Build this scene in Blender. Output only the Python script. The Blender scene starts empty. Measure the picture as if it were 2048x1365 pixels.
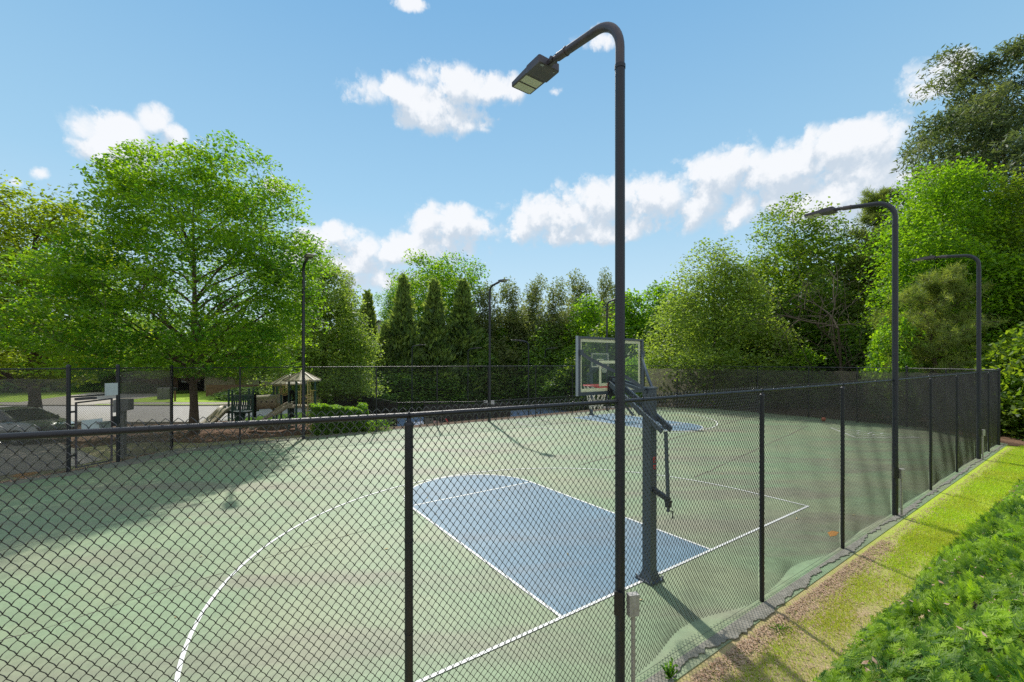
import bpy, math, random
import numpy as np
from mathutils import Vector, Matrix
R = math.radians
sc = bpy.context.scene
C = sc.collection
# ------------------------------------------------------------------ camera
F, HY, CH = 853.6, 726.5, 3.459          # focal length and horizon of the 2048 px photograph, eye height
cd = bpy.data.cameras.new('camera'); cam = bpy.data.objects.new('camera', cd); C.objects.link(cam)
cam.location = (0, 0, CH); cam.rotation_euler = (R(90), 0, 0)
cd.sensor_width = 36; cd.lens = 36 * F / 2048; cd.shift_y = (HY - 682.5) / 2048
cd.clip_start = .05; cd.clip_end = 3000
sc.camera = cam
# ------------------------------------------------------------------ sun, exposure
SUN_EL, SUN_AZ = R(45), math.atan2(-.225, .974)      # azimuth from +Y towards +X
sd = Vector((math.sin(SUN_AZ) * math.cos(SUN_EL), math.cos(SUN_AZ) * math.cos(SUN_EL), math.sin(SUN_EL)))
sl = bpy.data.lights.new('sun', 'SUN'); sun = bpy.data.objects.new('sun', sl); C.objects.link(sun)
sl.energy = 2.4; sl.angle = R(.9); sl.color = (1, .95, .86)
sun.rotation_euler = sd.to_track_quat('Z', 'Y').to_euler()
sc.view_settings.view_transform = 'Standard'; sc.view_settings.look = 'None'
sc.view_settings.exposure = .96; sc.view_settings.gamma = 1
sc.cycles.use_denoising = False
sc.cycles.max_bounces = 8; sc.cycles.transparent_max_bounces = 24
sc.cycles.diffuse_bounces = 4; sc.cycles.transmission_bounces = 4
sc.cycles.sample_clamp_indirect = 4

# ------------------------------------------------------------------ world: physical sky and cumulus clouds
def px_dir(px, py):
    a, b = (px - 1024) / F, (HY - py) / F
    return math.atan2(a, 1), math.atan2(b, math.hypot(1, a))
W = bpy.data.worlds.new('World'); sc.world = W; W.use_nodes = True
W.cycles.sampling_method = 'MANUAL'; W.cycles.sample_map_resolution = 256
nt = W.node_tree; nt.nodes.clear()
def N(t, tree=None, **k):
    n = (tree or nt).nodes.new(t)
    for a, b in k.items(): setattr(n, a, b)
    return n
def cloud_group():
    g = bpy.data.node_groups.new('cloud_density', 'ShaderNodeTree')
    g.interface.new_socket('P', in_out='INPUT', socket_type='NodeSocketVector')
    g.interface.new_socket('D', in_out='OUTPUT', socket_type='NodeSocketFloat')
    L = g.links.new
    gi, go = N('NodeGroupInput', g), N('NodeGroupOutput', g)
    nz = N('ShaderNodeTexNoise', g, noise_dimensions='2D'); nz.inputs['Scale'].default_value = 11; nz.inputs['Detail'].default_value = 7; nz.inputs['Roughness'].default_value = .64
    L(gi.outputs[0], nz.inputs['Vector'])
    # each: centre px, py, radii in px, strength
    E = [(262, 288, 112, 46, 1), (310, 243, 40, 34, 1), (195, 306, 66, 22, 1), (250, 325, 95, 34, .8), (345, 268, 30, 22, 1),
         (68, 342, 44, 18, .45), (28, 362, 26, 12, .35),
         (835, 195, 128, 42, 1), (925, 172, 118, 38, 1), (865, 232, 110, 34, 1), (985, 180, 62, 24, .9), (925, 150, 30, 20, .9),
         (1188, 82, 60, 26, .55), (930, 250, 60, 18, .6),
         (1858, 160, 80, 42, .95), (1920, 128, 44, 32, .95),
         (1690, 300, 150, 50, 1), (1600, 340, 250, 58, 1), (1450, 355, 110, 58, 1), (1720, 385, 190, 80, 1), (1500, 410, 175, 46, .8), (1790, 335, 80, 40, .8),
         (1165, 425, 150, 52, 1), (1090, 445, 100, 44, 1), (1275, 408, 130, 46, 1), (1395, 405, 80, 50, .9), (1180, 462, 200, 26, .8),
         (893, 447, 80, 38, 1), (662, 482, 66, 32, 1), (790, 502, 180, 34, .8), (700, 530, 150, 38, .7), (880, 500, 75, 45, .8), (780, 560, 180, 30, .5),
         (553, 376, 34, 20, .6), (815, 8, 46, 18, .5), (1110, 180, 30, 14, .25)]
    prev = None
    for cx, cy, rx, ry, s in E:
        rx *= 1.0; ry *= 1.15
        a, e = px_dir(cx, cy); a2, _ = px_dir(cx + rx, cy); a0, _ = px_dir(cx - rx, cy)
        _, e2 = px_dir(cx, cy - ry); _, e0 = px_dir(cx, cy + ry)
        m = N('ShaderNodeVectorMath', g, operation='MULTIPLY_ADD')
        sx, sy = 2 / (a2 - a0), 2 / (e2 - e0)
        m.inputs[1].default_value = (sx, sy, 0); m.inputs[2].default_value = (-a * sx, -e * sy, 0)
        L(gi.outputs[0], m.inputs[0])
        d = N('ShaderNodeVectorMath', g, operation='DOT_PRODUCT'); L(m.outputs[0], d.inputs[0]); L(m.outputs[0], d.inputs[1])
        q = N('ShaderNodeMath', g, operation='SUBTRACT'); q.inputs[0].default_value = s; L(d.outputs['Value'], q.inputs[1])
        if prev is None: prev = q.outputs[0]
        else:
            x = N('ShaderNodeMath', g, operation='SMOOTH_MAX'); x.inputs[2].default_value = .25
            L(prev, x.inputs[0]); L(q.outputs[0], x.inputs[1]); prev = x.outputs[0]
    mx = N('ShaderNodeMath', g, operation='MAXIMUM'); mx.inputs[1].default_value = -2; L(prev, mx.inputs[0])
    vo = N('ShaderNodeTexVoronoi', g, feature='F1', voronoi_dimensions='2D'); vo.inputs['Scale'].default_value = 16; vo.inputs['Detail'].default_value = 2; vo.inputs['Roughness'].default_value = .5
    wq = N('ShaderNodeVectorMath', g, operation='MULTIPLY_ADD'); wq.inputs[1].default_value = (.10, .10, .10); L(nz.outputs['Color'], wq.inputs[0]); L(gi.outputs[0], wq.inputs[2]); L(wq.outputs[0], vo.inputs['Vector'])
    n1 = N('ShaderNodeMath', g, operation='MULTIPLY_ADD'); n1.inputs[1].default_value = -.9; n1.inputs[2].default_value = .5; L(vo.outputs['Distance'], n1.inputs[0])
    n2 = N('ShaderNodeMath', g, operation='MULTIPLY_ADD'); n2.inputs[1].default_value = 2.6; L(nz.outputs['Fac'], n2.inputs[0])
    n0 = N('ShaderNodeMath', g, operation='ADD'); n0.inputs[1].default_value = -.78; L(n1.outputs[0], n0.inputs[0]); L(n0.outputs[0], n2.inputs[2])
    ad = N('ShaderNodeMath', g, operation='ADD'); L(mx.outputs[0], ad.inputs[0]); L(n2.outputs[0], ad.inputs[1])
    L(ad.outputs[0], go.inputs[0])
    return g
def world():
    L = nt.links.new
    tc = N('ShaderNodeTexCoord'); sp = N('ShaderNodeSeparateXYZ'); L(tc.outputs['Generated'], sp.inputs[0])
    az = N('ShaderNodeMath', operation='ARCTAN2'); L(sp.outputs[0], az.inputs[0]); L(sp.outputs[1], az.inputs[1])
    el = N('ShaderNodeMath', operation='ARCSINE'); L(sp.outputs[2], el.inputs[0])
    cb = N('ShaderNodeCombineXYZ'); L(az.outputs[0], cb.inputs[0]); L(el.outputs[0], cb.inputs[1])
    g = cloud_group()
    d1 = N('ShaderNodeGroup'); d1.node_tree = g; L(cb.outputs[0], d1.inputs[0])
    of = N('ShaderNodeVectorMath', operation='ADD'); of.inputs[1].default_value = (-.010, .038, 0); L(cb.outputs[0], of.inputs[0])
    d2 = N('ShaderNodeGroup'); d2.node_tree = g; L(of.outputs[0], d2.inputs[0])
    mask = N('ShaderNodeMapRange', interpolation_type='SMOOTHSTEP'); mask.inputs['From Min'].default_value = 0; mask.inputs['From Max'].default_value = 1.05
    L(d1.outputs[0], mask.inputs['Value'])
    df = N('ShaderNodeMath', operation='SUBTRACT'); L(d1.outputs[0], df.inputs[0]); L(d2.outputs[0], df.inputs[1])
    lit = N('ShaderNodeMapRange', interpolation_type='SMOOTHSTEP'); lit.inputs['From Min'].default_value = -.45; lit.inputs['From Max'].default_value = .75
    L(df.outputs[0], lit.inputs['Value'])
    cc = N('ShaderNodeMix', data_type='RGBA'); cc.inputs['A'].default_value = (4.3, 4.9, 5.6, 1); cc.inputs['B'].default_value = (6.7, 6.8, 7.0, 1)
    L(lit.outputs[0], cc.inputs['Factor'])
    sky = N('ShaderNodeTexSky', sky_type='NISHITA'); sky.sun_disc = False; sky.sun_elevation = SUN_EL
    sky.sun_rotation = SUN_AZ; sky.air_density = 1.0; sky.dust_density = 0; sky.ozone_density = 3
    ramp = N('ShaderNodeValToRGB'); L(sp.outputs[2], ramp.inputs[0]); cr_ = ramp.color_ramp
    for i, (p_, c_s) in enumerate(((0, (.62, .72, .77)), (.12, (.52, .69, .78)), (.33, (.335, .575, .755)), (.64, (.19, .42, .675)), (1, (.13, .33, .62)))):
        e_ = cr_.elements[i] if i < 2 else cr_.elements.new(p_)
        e_.position = p_; e_.color = (*c_s, 1)
    gs = N('ShaderNodeVectorMath', operation='SCALE'); gs.inputs['Scale'].default_value = 8.0; L(ramp.outputs[0], gs.inputs[0])
    gm = N('ShaderNodeMix', data_type='RGBA'); gm.inputs['Factor'].default_value = .86; L(sky.outputs[0], gm.inputs['A']); L(gs.outputs[0], gm.inputs['B'])
    mx = N('ShaderNodeMix', data_type='RGBA')
    # unseen cloud cover added overhead and behind the viewer for brighter fill light
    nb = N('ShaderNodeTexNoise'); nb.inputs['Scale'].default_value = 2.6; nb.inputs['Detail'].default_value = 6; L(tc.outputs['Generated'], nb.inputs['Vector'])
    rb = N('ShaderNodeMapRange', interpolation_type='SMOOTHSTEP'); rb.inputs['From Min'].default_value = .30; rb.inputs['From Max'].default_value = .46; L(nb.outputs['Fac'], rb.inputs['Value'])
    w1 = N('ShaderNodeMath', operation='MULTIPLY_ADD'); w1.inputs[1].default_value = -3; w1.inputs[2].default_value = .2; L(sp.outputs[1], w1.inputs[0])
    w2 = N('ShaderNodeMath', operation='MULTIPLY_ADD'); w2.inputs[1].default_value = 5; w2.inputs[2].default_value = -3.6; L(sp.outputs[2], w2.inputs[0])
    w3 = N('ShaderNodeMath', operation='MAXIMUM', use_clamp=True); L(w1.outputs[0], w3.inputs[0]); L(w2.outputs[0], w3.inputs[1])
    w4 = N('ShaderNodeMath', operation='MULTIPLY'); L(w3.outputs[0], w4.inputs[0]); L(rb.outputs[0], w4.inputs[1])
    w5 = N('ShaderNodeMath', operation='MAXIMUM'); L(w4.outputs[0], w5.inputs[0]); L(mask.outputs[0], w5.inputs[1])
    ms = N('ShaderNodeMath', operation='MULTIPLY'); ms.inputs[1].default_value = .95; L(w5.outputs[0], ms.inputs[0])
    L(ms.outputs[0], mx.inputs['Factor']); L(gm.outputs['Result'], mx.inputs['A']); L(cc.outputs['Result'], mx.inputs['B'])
    bg = N('ShaderNodeBackground'); bg.inputs['Strength'].default_value = .0735
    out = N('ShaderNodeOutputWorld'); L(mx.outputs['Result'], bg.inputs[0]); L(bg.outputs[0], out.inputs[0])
world()

# ------------------------------------------------------------------ court frame <-> world
TH, TX, TZ = .6080729878646207, 2.198, 6.824
c_, s_ = math.cos(TH), math.sin(TH)
def cw(u, v, z=0): return Vector((TX + c_ * u - s_ * v, TZ + s_ * u + c_ * v, z))
def wc(x, y):
    dx, dz = x - TX, y - TZ
    return c_ * dx + s_ * dz, -s_ * dx + c_ * dz
def PX(px, Z): return (px - 1024) / F * Z
def HZ(py, Z): return CH + (HY - py) / F * Z
def ss(t): t = np.clip(t, 0, 1); return t * t * (3 - 2 * t)
def edge(u): return -2.52 - .014 * np.clip(u, -10, 13)
def gh(x, y):
    u, v = wc(x, y)
    t = np.maximum(0, edge(u) - v)
    h = 1.75 * (1 - np.exp(-t / 1.1)) * ss((34 - u) / 10)
    h = h - 2.4 * ss((v - 18.6) / 3) * ss((u - 1.2) / 3) + 1.6 * ss((v - 47) / 14) * ss((u - 1.2) / 3)
    return h

# ------------------------------------------------------------------ materials
def mat(name, col, rough=.7, spec=.5, metal=0, noise=None, col2=None, bump=0, bscale=40, alpha=None, trans=None, island=False, coat=0):
    m = bpy.data.materials.new(name); m.use_nodes = True
    t = m.node_tree; L = t.links.new; b = t.nodes['Principled BSDF']
    b.inputs['Roughness'].default_value = rough; b.inputs['Metallic'].default_value = metal
    b.inputs['Specular IOR Level'].default_value = spec
    if coat: b.inputs['Coat Weight'].default_value = coat
    c1 = (*col, 1)
    b.inputs['Base Color'].default_value = c1
    tc = N('ShaderNodeTexCoord', t)
    if noise:
        n = N('ShaderNodeTexNoise', t); n.inputs['Scale'].default_value = noise; n.inputs['Detail'].default_value = 6; n.inputs['Roughness'].default_value = .65
        L(tc.outputs['Object'], n.inputs['Vector'])
        r = N('ShaderNodeMapRange', t); r.inputs['From Min'].default_value = .32; r.inputs['From Max'].default_value = .68; L(n.outputs['Fac'], r.inputs['Value'])
        mx = N('ShaderNodeMix', t, data_type='RGBA'); mx.inputs['A'].default_value = c1; mx.inputs['B'].default_value = (*(col2 or [x * .7 for x in col]), 1)
        L(r.outputs[0], mx.inputs['Factor']); L(mx.outputs['Result'], b.inputs['Base Color'])
    if bump:
        n = N('ShaderNodeTexNoise', t); n.inputs['Scale'].default_value = bscale; n.inputs['Detail'].default_value = 5
        L(tc.outputs['Object'], n.inputs['Vector'])
        bp = N('ShaderNodeBump', t); bp.inputs['Strength'].default_value = bump; bp.inputs['Distance'].default_value = .02
        L(n.outputs['Fac'], bp.inputs['Height']); L(bp.outputs[0], b.inputs['Normal'])
    if alpha is not None:
        b.inputs['Alpha'].default_value = alpha
    return m
def leafmat(name, a, b2, tr=.42, rough=.55, tcol=None):
    """leaf: reflecting side plus light passing through, each leaf its own tint"""
    if name not in ('juniper_sprays', 'grass_blades', 'cream_border'):
        a = [min(.8, x * 1.15) for x in a]; b2 = [min(.8, x * 1.15) for x in b2]; tr = min(.6, tr + .04)
    m = bpy.data.materials.new(name); m.use_nodes = True
    t = m.node_tree; L = t.links.new; b = t.nodes['Principled BSDF']; out = t.nodes['Material Output']
    ge = N('ShaderNodeAttribute', t, attribute_name='tint')
    tc = N('ShaderNodeTexCoord', t); n = N('ShaderNodeTexNoise', t); n.inputs['Scale'].default_value = .55; n.inputs['Detail'].default_value = 2
    L(tc.outputs['Object'], n.inputs['Vector'])
    s = N('ShaderNodeMath', t, operation='MULTIPLY_ADD'); s.inputs[1].default_value = 1.4; s.inputs[2].default_value = -.7; L(n.outputs['Fac'], s.inputs[0])
    s2 = N('ShaderNodeMath', t, operation='MULTIPLY_ADD', use_clamp=True); s2.inputs[1].default_value = 1.0; L(ge.outputs['Fac'], s2.inputs[0]); L(s.outputs[0], s2.inputs[2])
    mx = N('ShaderNodeMix', t, data_type='RGBA'); mx.inputs['A'].default_value = (*a, 1); mx.inputs['B'].default_value = (*b2, 1); L(s2.outputs[0], mx.inputs['Factor'])
    L(mx.outputs['Result'], b.inputs['Base Color']); b.inputs['Roughness'].default_value = rough; b.inputs['Specular IOR Level'].default_value = .35
    tl = N('ShaderNodeBsdfTranslucent', t)
    hs = N('ShaderNodeMix', t, data_type='RGBA', blend_type='MULTIPLY'); hs.inputs['Factor'].default_value = 1
    hs.inputs['B'].default_value = (*(tcol or (2.6, 2.3, .8)), 1); L(mx.outputs['Result'], hs.inputs['A']); L(hs.outputs['Result'], tl.inputs['Color'])
    ms = N('ShaderNodeMixShader', t); ms.inputs[0].default_value = tr; L(b.outputs[0], ms.inputs[1]); L(tl.outputs[0], ms.inputs[2]); L(ms.outputs[0], out.inputs['Surface'])
    return m
def court_mat(name, base, warm, worn):
    """acrylic court coating: worn lengthwise bands, brown drainage streaks, fine grain"""
    m = bpy.data.materials.new(name); m.use_nodes = True
    t = m.node_tree; L = t.links.new; b = t.nodes['Principled BSDF']
    b.inputs['Roughness'].default_value = .62; b.inputs['Specular IOR Level'].default_value = .5
    tc = N('ShaderNodeTexCoord', t)
    mp = N('ShaderNodeMapping', t); mp.inputs['Rotation'].default_value = (0, 0, -TH - .5); mp.inputs['Scale'].default_value = (.10, .5, 1); L(tc.outputs['Object'], mp.inputs['Vector'])
    n1 = N('ShaderNodeTexNoise', t); n1.inputs['Scale'].default_value = 1.6; n1.inputs['Detail'].default_value = 6; n1.inputs['Distortion'].default_value = .8; L(mp.outputs[0], n1.inputs['Vector'])
    n2 = N('ShaderNodeTexNoise', t); n2.inputs['Scale'].default_value = .45; n2.inputs['Detail'].default_value = 7; L(tc.outputs['Object'], n2.inputs['Vector'])
    n3 = N('ShaderNodeTexNoise', t); n3.inputs['Scale'].default_value = 130; n3.inputs['Detail'].default_value = 3; L(tc.outputs['Object'], n3.inputs['Vector'])
    r1 = N('ShaderNodeMapRange', t, interpolation_type='SMOOTHSTEP'); r1.inputs['From Min'].default_value = .45; r1.inputs['From Max'].default_value = .72; L(n1.outputs['Fac'], r1.inputs['Value'])
    r2 = N('ShaderNodeMapRange', t, interpolation_type='SMOOTHSTEP'); r2.inputs['From Min'].default_value = .4; r2.inputs['From Max'].default_value = .65; L(n2.outputs['Fac'], r2.inputs['Value'])
    a = N('ShaderNodeMix', t, data_type='RGBA'); a.inputs['A'].default_value = (*base, 1); a.inputs['B'].default_value = (*warm, 1); L(r2.outputs[0], a.inputs['Factor'])
    f = N('ShaderNodeMath', t, operation='MULTIPLY'); f.inputs[1].default_value = .8; L(r1.outputs[0], f.inputs[0])
    c = N('ShaderNodeMix', t, data_type='RGBA'); c.inputs['B'].default_value = (*worn, 1); L(a.outputs['Result'], c.inputs['A']); L(f.outputs[0], c.inputs['Factor'])
    d = N('ShaderNodeMix', t, data_type='RGBA', blend_type='MULTIPLY'); d.inputs['Factor'].default_value = .35; L(c.outputs['Result'], d.inputs['A'])
    r3 = N('ShaderNodeMapRange', t); r3.inputs['From Min'].default_value = .3; r3.inputs['From Max'].default_value = .7; r3.inputs['To Min'].default_value = .7; r3.inputs['To Max'].default_value = 1.2; L(n3.outputs['Fac'], r3.inputs['Value'])
    L(r3.outputs[0], d.inputs['B']); L(d.outputs['Result'], b.inputs['Base Color'])
    n4 = N('ShaderNodeTexNoise', t); n4.inputs['Scale'].default_value = 3.2; n4.inputs['Detail'].default_value = 9; n4.inputs['Roughness'].default_value = .75; n4.inputs['Distortion'].default_value = 1.4; L(tc.outputs['Object'], n4.inputs['Vector'])
    r4 = N('ShaderNodeMapRange', t, interpolation_type='SMOOTHSTEP'); r4.inputs['From Min'].default_value = .35; r4.inputs['From Max'].default_value = .7; r4.inputs['To Min'].default_value = .86; r4.inputs['To Max'].default_value = 1.14; L(n4.outputs['Fac'], r4.inputs['Value'])
    d2 = N('ShaderNodeMix', t, data_type='RGBA', blend_type='MULTIPLY'); d2.inputs['Factor'].default_value = 1; L(d.outputs['Result'], d2.inputs['A']); L(r4.outputs[0], d2.inputs['B']); L(d2.outputs['Result'], b.inputs['Base Color'])
    bp = N('ShaderNodeBump', t); bp.inputs['Strength'].default_value = .35; bp.inputs['Distance'].default_value = .003; L(n3.outputs['Fac'], bp.inputs['Height']); L(bp.outputs[0], b.inputs['Normal'])
    return m
M = dict(
    black=mat('black_vinyl', (.014, .015, .019), .4, .5, bump=.25, bscale=220),
    wire=mat('vinyl_coated_wire', (.030, .028, .027), .27, .85),
    pole=mat('dark_pole_paint', (.016, .020, .028), .42, .5, noise=3, col2=(.024, .024, .030), bump=.2, bscale=300),
    bronze=mat('bronze_paint', (.10, .078, .075), .45, .5, noise=8, col2=(.055, .05, .065)),
    lens=mat('lamp_lens', (.68, .66, .5), .25, .5, noise=30, col2=(.55, .54, .42)),
    led=mat('lamp_trim', (.06, .06, .05), .5),
    silver=mat('galvanised_metal', (.35, .36, .37), .42, .5, .6, noise=25, col2=(.22, .22, .22)),
    slate=mat('slate_paint', (.075, .095, .115), .38, .5, noise=5, col2=(.06, .075, .09)),
    slatel=mat('pale_aluminium', (.33, .36, .40), .4, .5, .3),  # the metal's own pale colour, for frame and arm edges
    white=mat('white_paint', (.8, .8, .78), .6, .4, noise=14, col2=(.66, .67, .62)),
    cream=leafmat('cream_border', (.8, .78, .64), (.78, .75, .62), .5, tcol=(1, 1, 1)),
    red=mat('red_rim', (.62, .05, .05), .4),
    orange=mat('orange_ball', (.45, .13, .06), .7),
    net=mat('white_net', (.75, .72, .62), .8),
    court=court_mat('green_court', (.200, .285, .152), (.245, .285, .160), (.215, .195, .138)),
    key=court_mat('blue_court', (.112, .210, .288), (.138, .235, .305), (.155, .20, .24)),
    tennis=court_mat('tennis_blue', (.13, .21, .36), (.17, .26, .42), (.2, .25, .32)),
    tennisg=court_mat('tennis_green', (.12, .21, .15), (.15, .24, .16), (.18, .2, .15)),
    concrete=mat('grey_apron', (.29, .275, .235), .9, .2, noise=7, col2=(.17, .165, .135), bump=1, bscale=30),
    soil=mat('soil', (.15, .10, .065), .95, .2, noise=3, col2=(.085, .055, .035), bump=.8, bscale=12),
    mulch=mat('mulch', (.26, .15, .095), .95, .2, noise=14, col2=(.075, .045, .03), bump=1, bscale=30),
    lawn=mat('lawn_soil', (.46, .34, .21), .95, .2, noise=5, col2=(.33, .31, .10), bump=.7, bscale=25),
    lawng=mat('far_lawn', (.27, .42, .04), .95, .2, noise=.8, col2=(.34, .46, .05), bump=.5, bscale=30),
    verge=mat('olive_tan_verge', (.30, .31, .12), .95, .2, noise=1.2, col2=(.34, .27, .18), bump=.5, bscale=30),  # the ground's own olive and tan tones, mixed by noise
    road=mat('pale_road', (.44, .41, .385), .9, .3, noise=1.5, col2=(.38, .355, .335)),
    drive=mat('tan_drive', (.42, .37, .30), .9, .3, noise=2, col2=(.34, .30, .25)),
    kerb=mat('kerb', (.42, .38, .32), .9, .3, noise=6),
    bark=mat('bark', (.16, .115, .08), .95, .2, noise=9, col2=(.075, .055, .04), bump=1, bscale=14),
    limb=mat('limb_bark', (.07, .055, .042), .95, .2, noise=6, col2=(.04, .032, .026)),
    pbark=mat('pine_bark', (.15, .105, .08), .95, .2, noise=6, col2=(.08, .055, .045)),
    dead=mat('dead_wood', (.15, .12, .09), .9, .2, noise=5),
    oak=leafmat('oak_leaves', (.05, .14, .018), (.155, .26, .026), .5, tcol=(2.65, 2.45, .55)),
    pine2=leafmat('dark_pine_needles', (.05, .09, .04), (.12, .165, .07), .38, tcol=(1.9, 1.7, .8)),
    oak2=leafmat('olive_leaves', (.10, .16, .02), (.17, .24, .025), .5, tcol=(2.6, 2.3, .6)),
    willow=leafmat('willow_leaves', (.11, .18, .04), (.19, .26, .06), .5, tcol=(2.2, 2.1, .8)),
    lime=leafmat('lime_leaves', (.07, .165, .018), (.155, .27, .026), .5, tcol=(2.6, 2.4, .5)),
    mid=leafmat('mid_leaves', (.06, .13, .022), (.13, .20, .03), .5, tcol=(2.5, 2.2, .55)),
    dark=leafmat('dark_leaves', (.075, .15, .045), (.16, .24, .06), .55, tcol=(2.2, 2.2, .7)),
    pine=leafmat('pine_needles', (.10, .145, .055), (.19, .22, .08), .5, tcol=(1.8, 1.7, .8)),
    pinel=leafmat('light_pine_needles', (.12, .18, .045), (.19, .235, .06), .45, tcol=(2, 1.9, .8)),
    cedar=leafmat('cedar_sprays', (.085, .145, .06), (.17, .23, .08), .52, tcol=(2.2, 2, .7)),
    juniper=leafmat('juniper_sprays', (.035, .12, .003), (.33, .49, .014), .44, tcol=(2.2, 2.2, .5)),
    grass=leafmat('grass_blades', (.40, .40, .08), (.38, .54, .045), .4, tcol=(1.9, 1.9, .7)),
    hedge=leafmat('hedge_leaves', (.07, .15, .02), (.17, .29, .03), .5, tcol=(2.6, 2.5, .5)),
    litter=mat('leaf_litter', (.30, .16, .09), .9, .2, noise=40, col2=(.55, .42, .30)),
    tan=mat('tan_plastic', (.42, .35, .23), .5, .4, noise=5, col2=(.36, .30, .2)),
    roofp=mat('play_roof', (.55, .48, .35), .6, .3, noise=8, col2=(.40, .34, .25)),
    yellow=mat('yellow_tube', (.62, .46, .16), .45),
    green=mat('green_plastic', (.018, .075, .055), .5),
    dgreen=mat('dark_green_plastic', (.015, .045, .036), .5),
    brickw=mat('tan_siding', (.6, .5, .37), .85, .3, noise=4, col2=(.36, .30, .23)),
    siding=mat('white_siding', (.62, .58, .5), .8, .3, noise=3, col2=(.5, .47, .41)),
    shingle=mat('roof_shingles', (.16, .13, .12), .9, .2, noise=6, col2=(.24, .2, .18)),
    glassd=mat('window_glass', (.02, .025, .03), .08, .7),
    wood=mat('wood_fence', (.22, .13, .08), .9, .2, noise=3, col2=(.13, .08, .05)),
    carp=mat('silver_car_paint', (.30, .32, .30), .25, .6, .5, coat=.6),
    tyre=mat('tyre', (.015, .015, .015), .8),
    opaint=mat('orange_spray_paint', (.62, .26, .03), .8, noise=20, col2=(.4, .2, .06)),
    sign=mat('sign_face', (.62, .64, .64), .5, noise=6, col2=(.5, .52, .52)),
    signp=mat('pink_sign', (.62, .42, .4), .5),
    grey=mat('grey_box_metal', (.2, .21, .2), .5, noise=5),
    dirt=mat('dirty_paint', (.20, .175, .145), .85, .3, noise=2.2, col2=(.155, .19, .13)),
    crack=mat('court_crack', (.15, .125, .095), .9, noise=9, col2=(.19, .2, .13)),
)
def screen_mat():
    m = bpy.data.materials.new('windscreen_fabric'); m.use_nodes = True
    t = m.node_tree; L = t.links.new; b = t.nodes['Principled BSDF']; out = t.nodes['Material Output']
    b.inputs['Base Color'].default_value = (.03, .028, .026, 1); b.inputs['Roughness'].default_value = .8
    tc = N('ShaderNodeTexCoord', t); n = N('ShaderNodeTexNoise', t); n.inputs['Scale'].default_value = 1.3; n.inputs['Detail'].default_value = 6; L(tc.outputs['Object'], n.inputs['Vector'])
    mx = N('ShaderNodeMix', t, data_type='RGBA'); mx.inputs['A'].default_value = (.04, .038, .034, 1); mx.inputs['B'].default_value = (.13, .115, .095, 1); L(n.outputs['Fac'], mx.inputs['Factor']); L(mx.outputs['Result'], b.inputs['Base Color'])
    tl = N('ShaderNodeBsdfTranslucent', t); tl.inputs[0].default_value = (.31, .28, .235, 1); m0 = N('ShaderNodeMixShader', t); m0.inputs[0].default_value = .45; L(b.outputs[0], m0.inputs[1]); L(tl.outputs[0], m0.inputs[2])
    tr = N('ShaderNodeBsdfTransparent', t); ms = N('ShaderNodeMixShader', t)
    ms.inputs[0].default_value = .45; L(m0.outputs[0], ms.inputs[1]); L(tr.outputs[0], ms.inputs[2]); L(ms.outputs[0], out.inputs['Surface'])
    return m
M['screen'] = screen_mat(); M['screend'] = mat('black_windscreen', (.022, .022, .024), .8, noise=2, col2=(.035, .034, .034))
def glass_mat():
    m = bpy.data.materials.new('backboard_glass'); m.use_nodes = True
    t = m.node_tree; L = t.links.new; b = t.nodes['Principled BSDF']; out = t.nodes['Material Output']
    b.inputs['Base Color'].default_value = (.25, .3, .28, 1); b.inputs['Roughness'].default_value = .05; b.inputs['Specular IOR Level'].default_value = .8
    tr = N('ShaderNodeBsdfTransparent', t); tr.inputs[0].default_value = (.93, .97, .95, 1); ms = N('ShaderNodeMixShader', t)
    ms.inputs[0].default_value = .88; L(b.outputs[0], ms.inputs[1]); L(tr.outputs[0], ms.inputs[2]); L(ms.outputs[0], out.inputs['Surface'])
    return m
M['glass'] = glass_mat(); M['boxm'] = mat('weathered_box', (.42, .41, .39), .5, .5, noise=30, col2=(.28, .27, .24))

def lawn_mat():
    m = M['lawn']; t = m.node_tree; L = t.links.new; b = t.nodes['Principled BSDF']; src = b.inputs['Base Color'].links[0].from_socket
    tc = N('ShaderNodeTexCoord', t); d = N('ShaderNodeVectorMath', t, operation='DOT_PRODUCT'); d.inputs[1].default_value = (c_, s_, 0); L(tc.outputs['Object'], d.inputs[0])
    n = N('ShaderNodeTexNoise', t); n.inputs['Scale'].default_value = 2.2; n.inputs['Detail'].default_value = 5; L(tc.outputs['Object'], n.inputs['Vector'])
    a = N('ShaderNodeMath', t, operation='MULTIPLY_ADD'); a.inputs[1].default_value = 6; L(n.outputs['Fac'], a.inputs[0]); L(d.outputs['Value'], a.inputs[2])
    r = N('ShaderNodeMapRange', t, interpolation_type='SMOOTHSTEP'); u0 = c_ * TX + s_ * TZ; r.inputs['From Min'].default_value = u0 + 3.5; r.inputs['From Max'].default_value = u0 + 12; L(a.outputs[0], r.inputs['Value'])
    mx = N('ShaderNodeMix', t, data_type='RGBA'); mx.inputs['B'].default_value = (.42, .53, .05, 1); L(src, mx.inputs['A']); L(r.outputs[0], mx.inputs['Factor']); L(mx.outputs['Result'], b.inputs['Base Color'])
lawn_mat()
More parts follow.
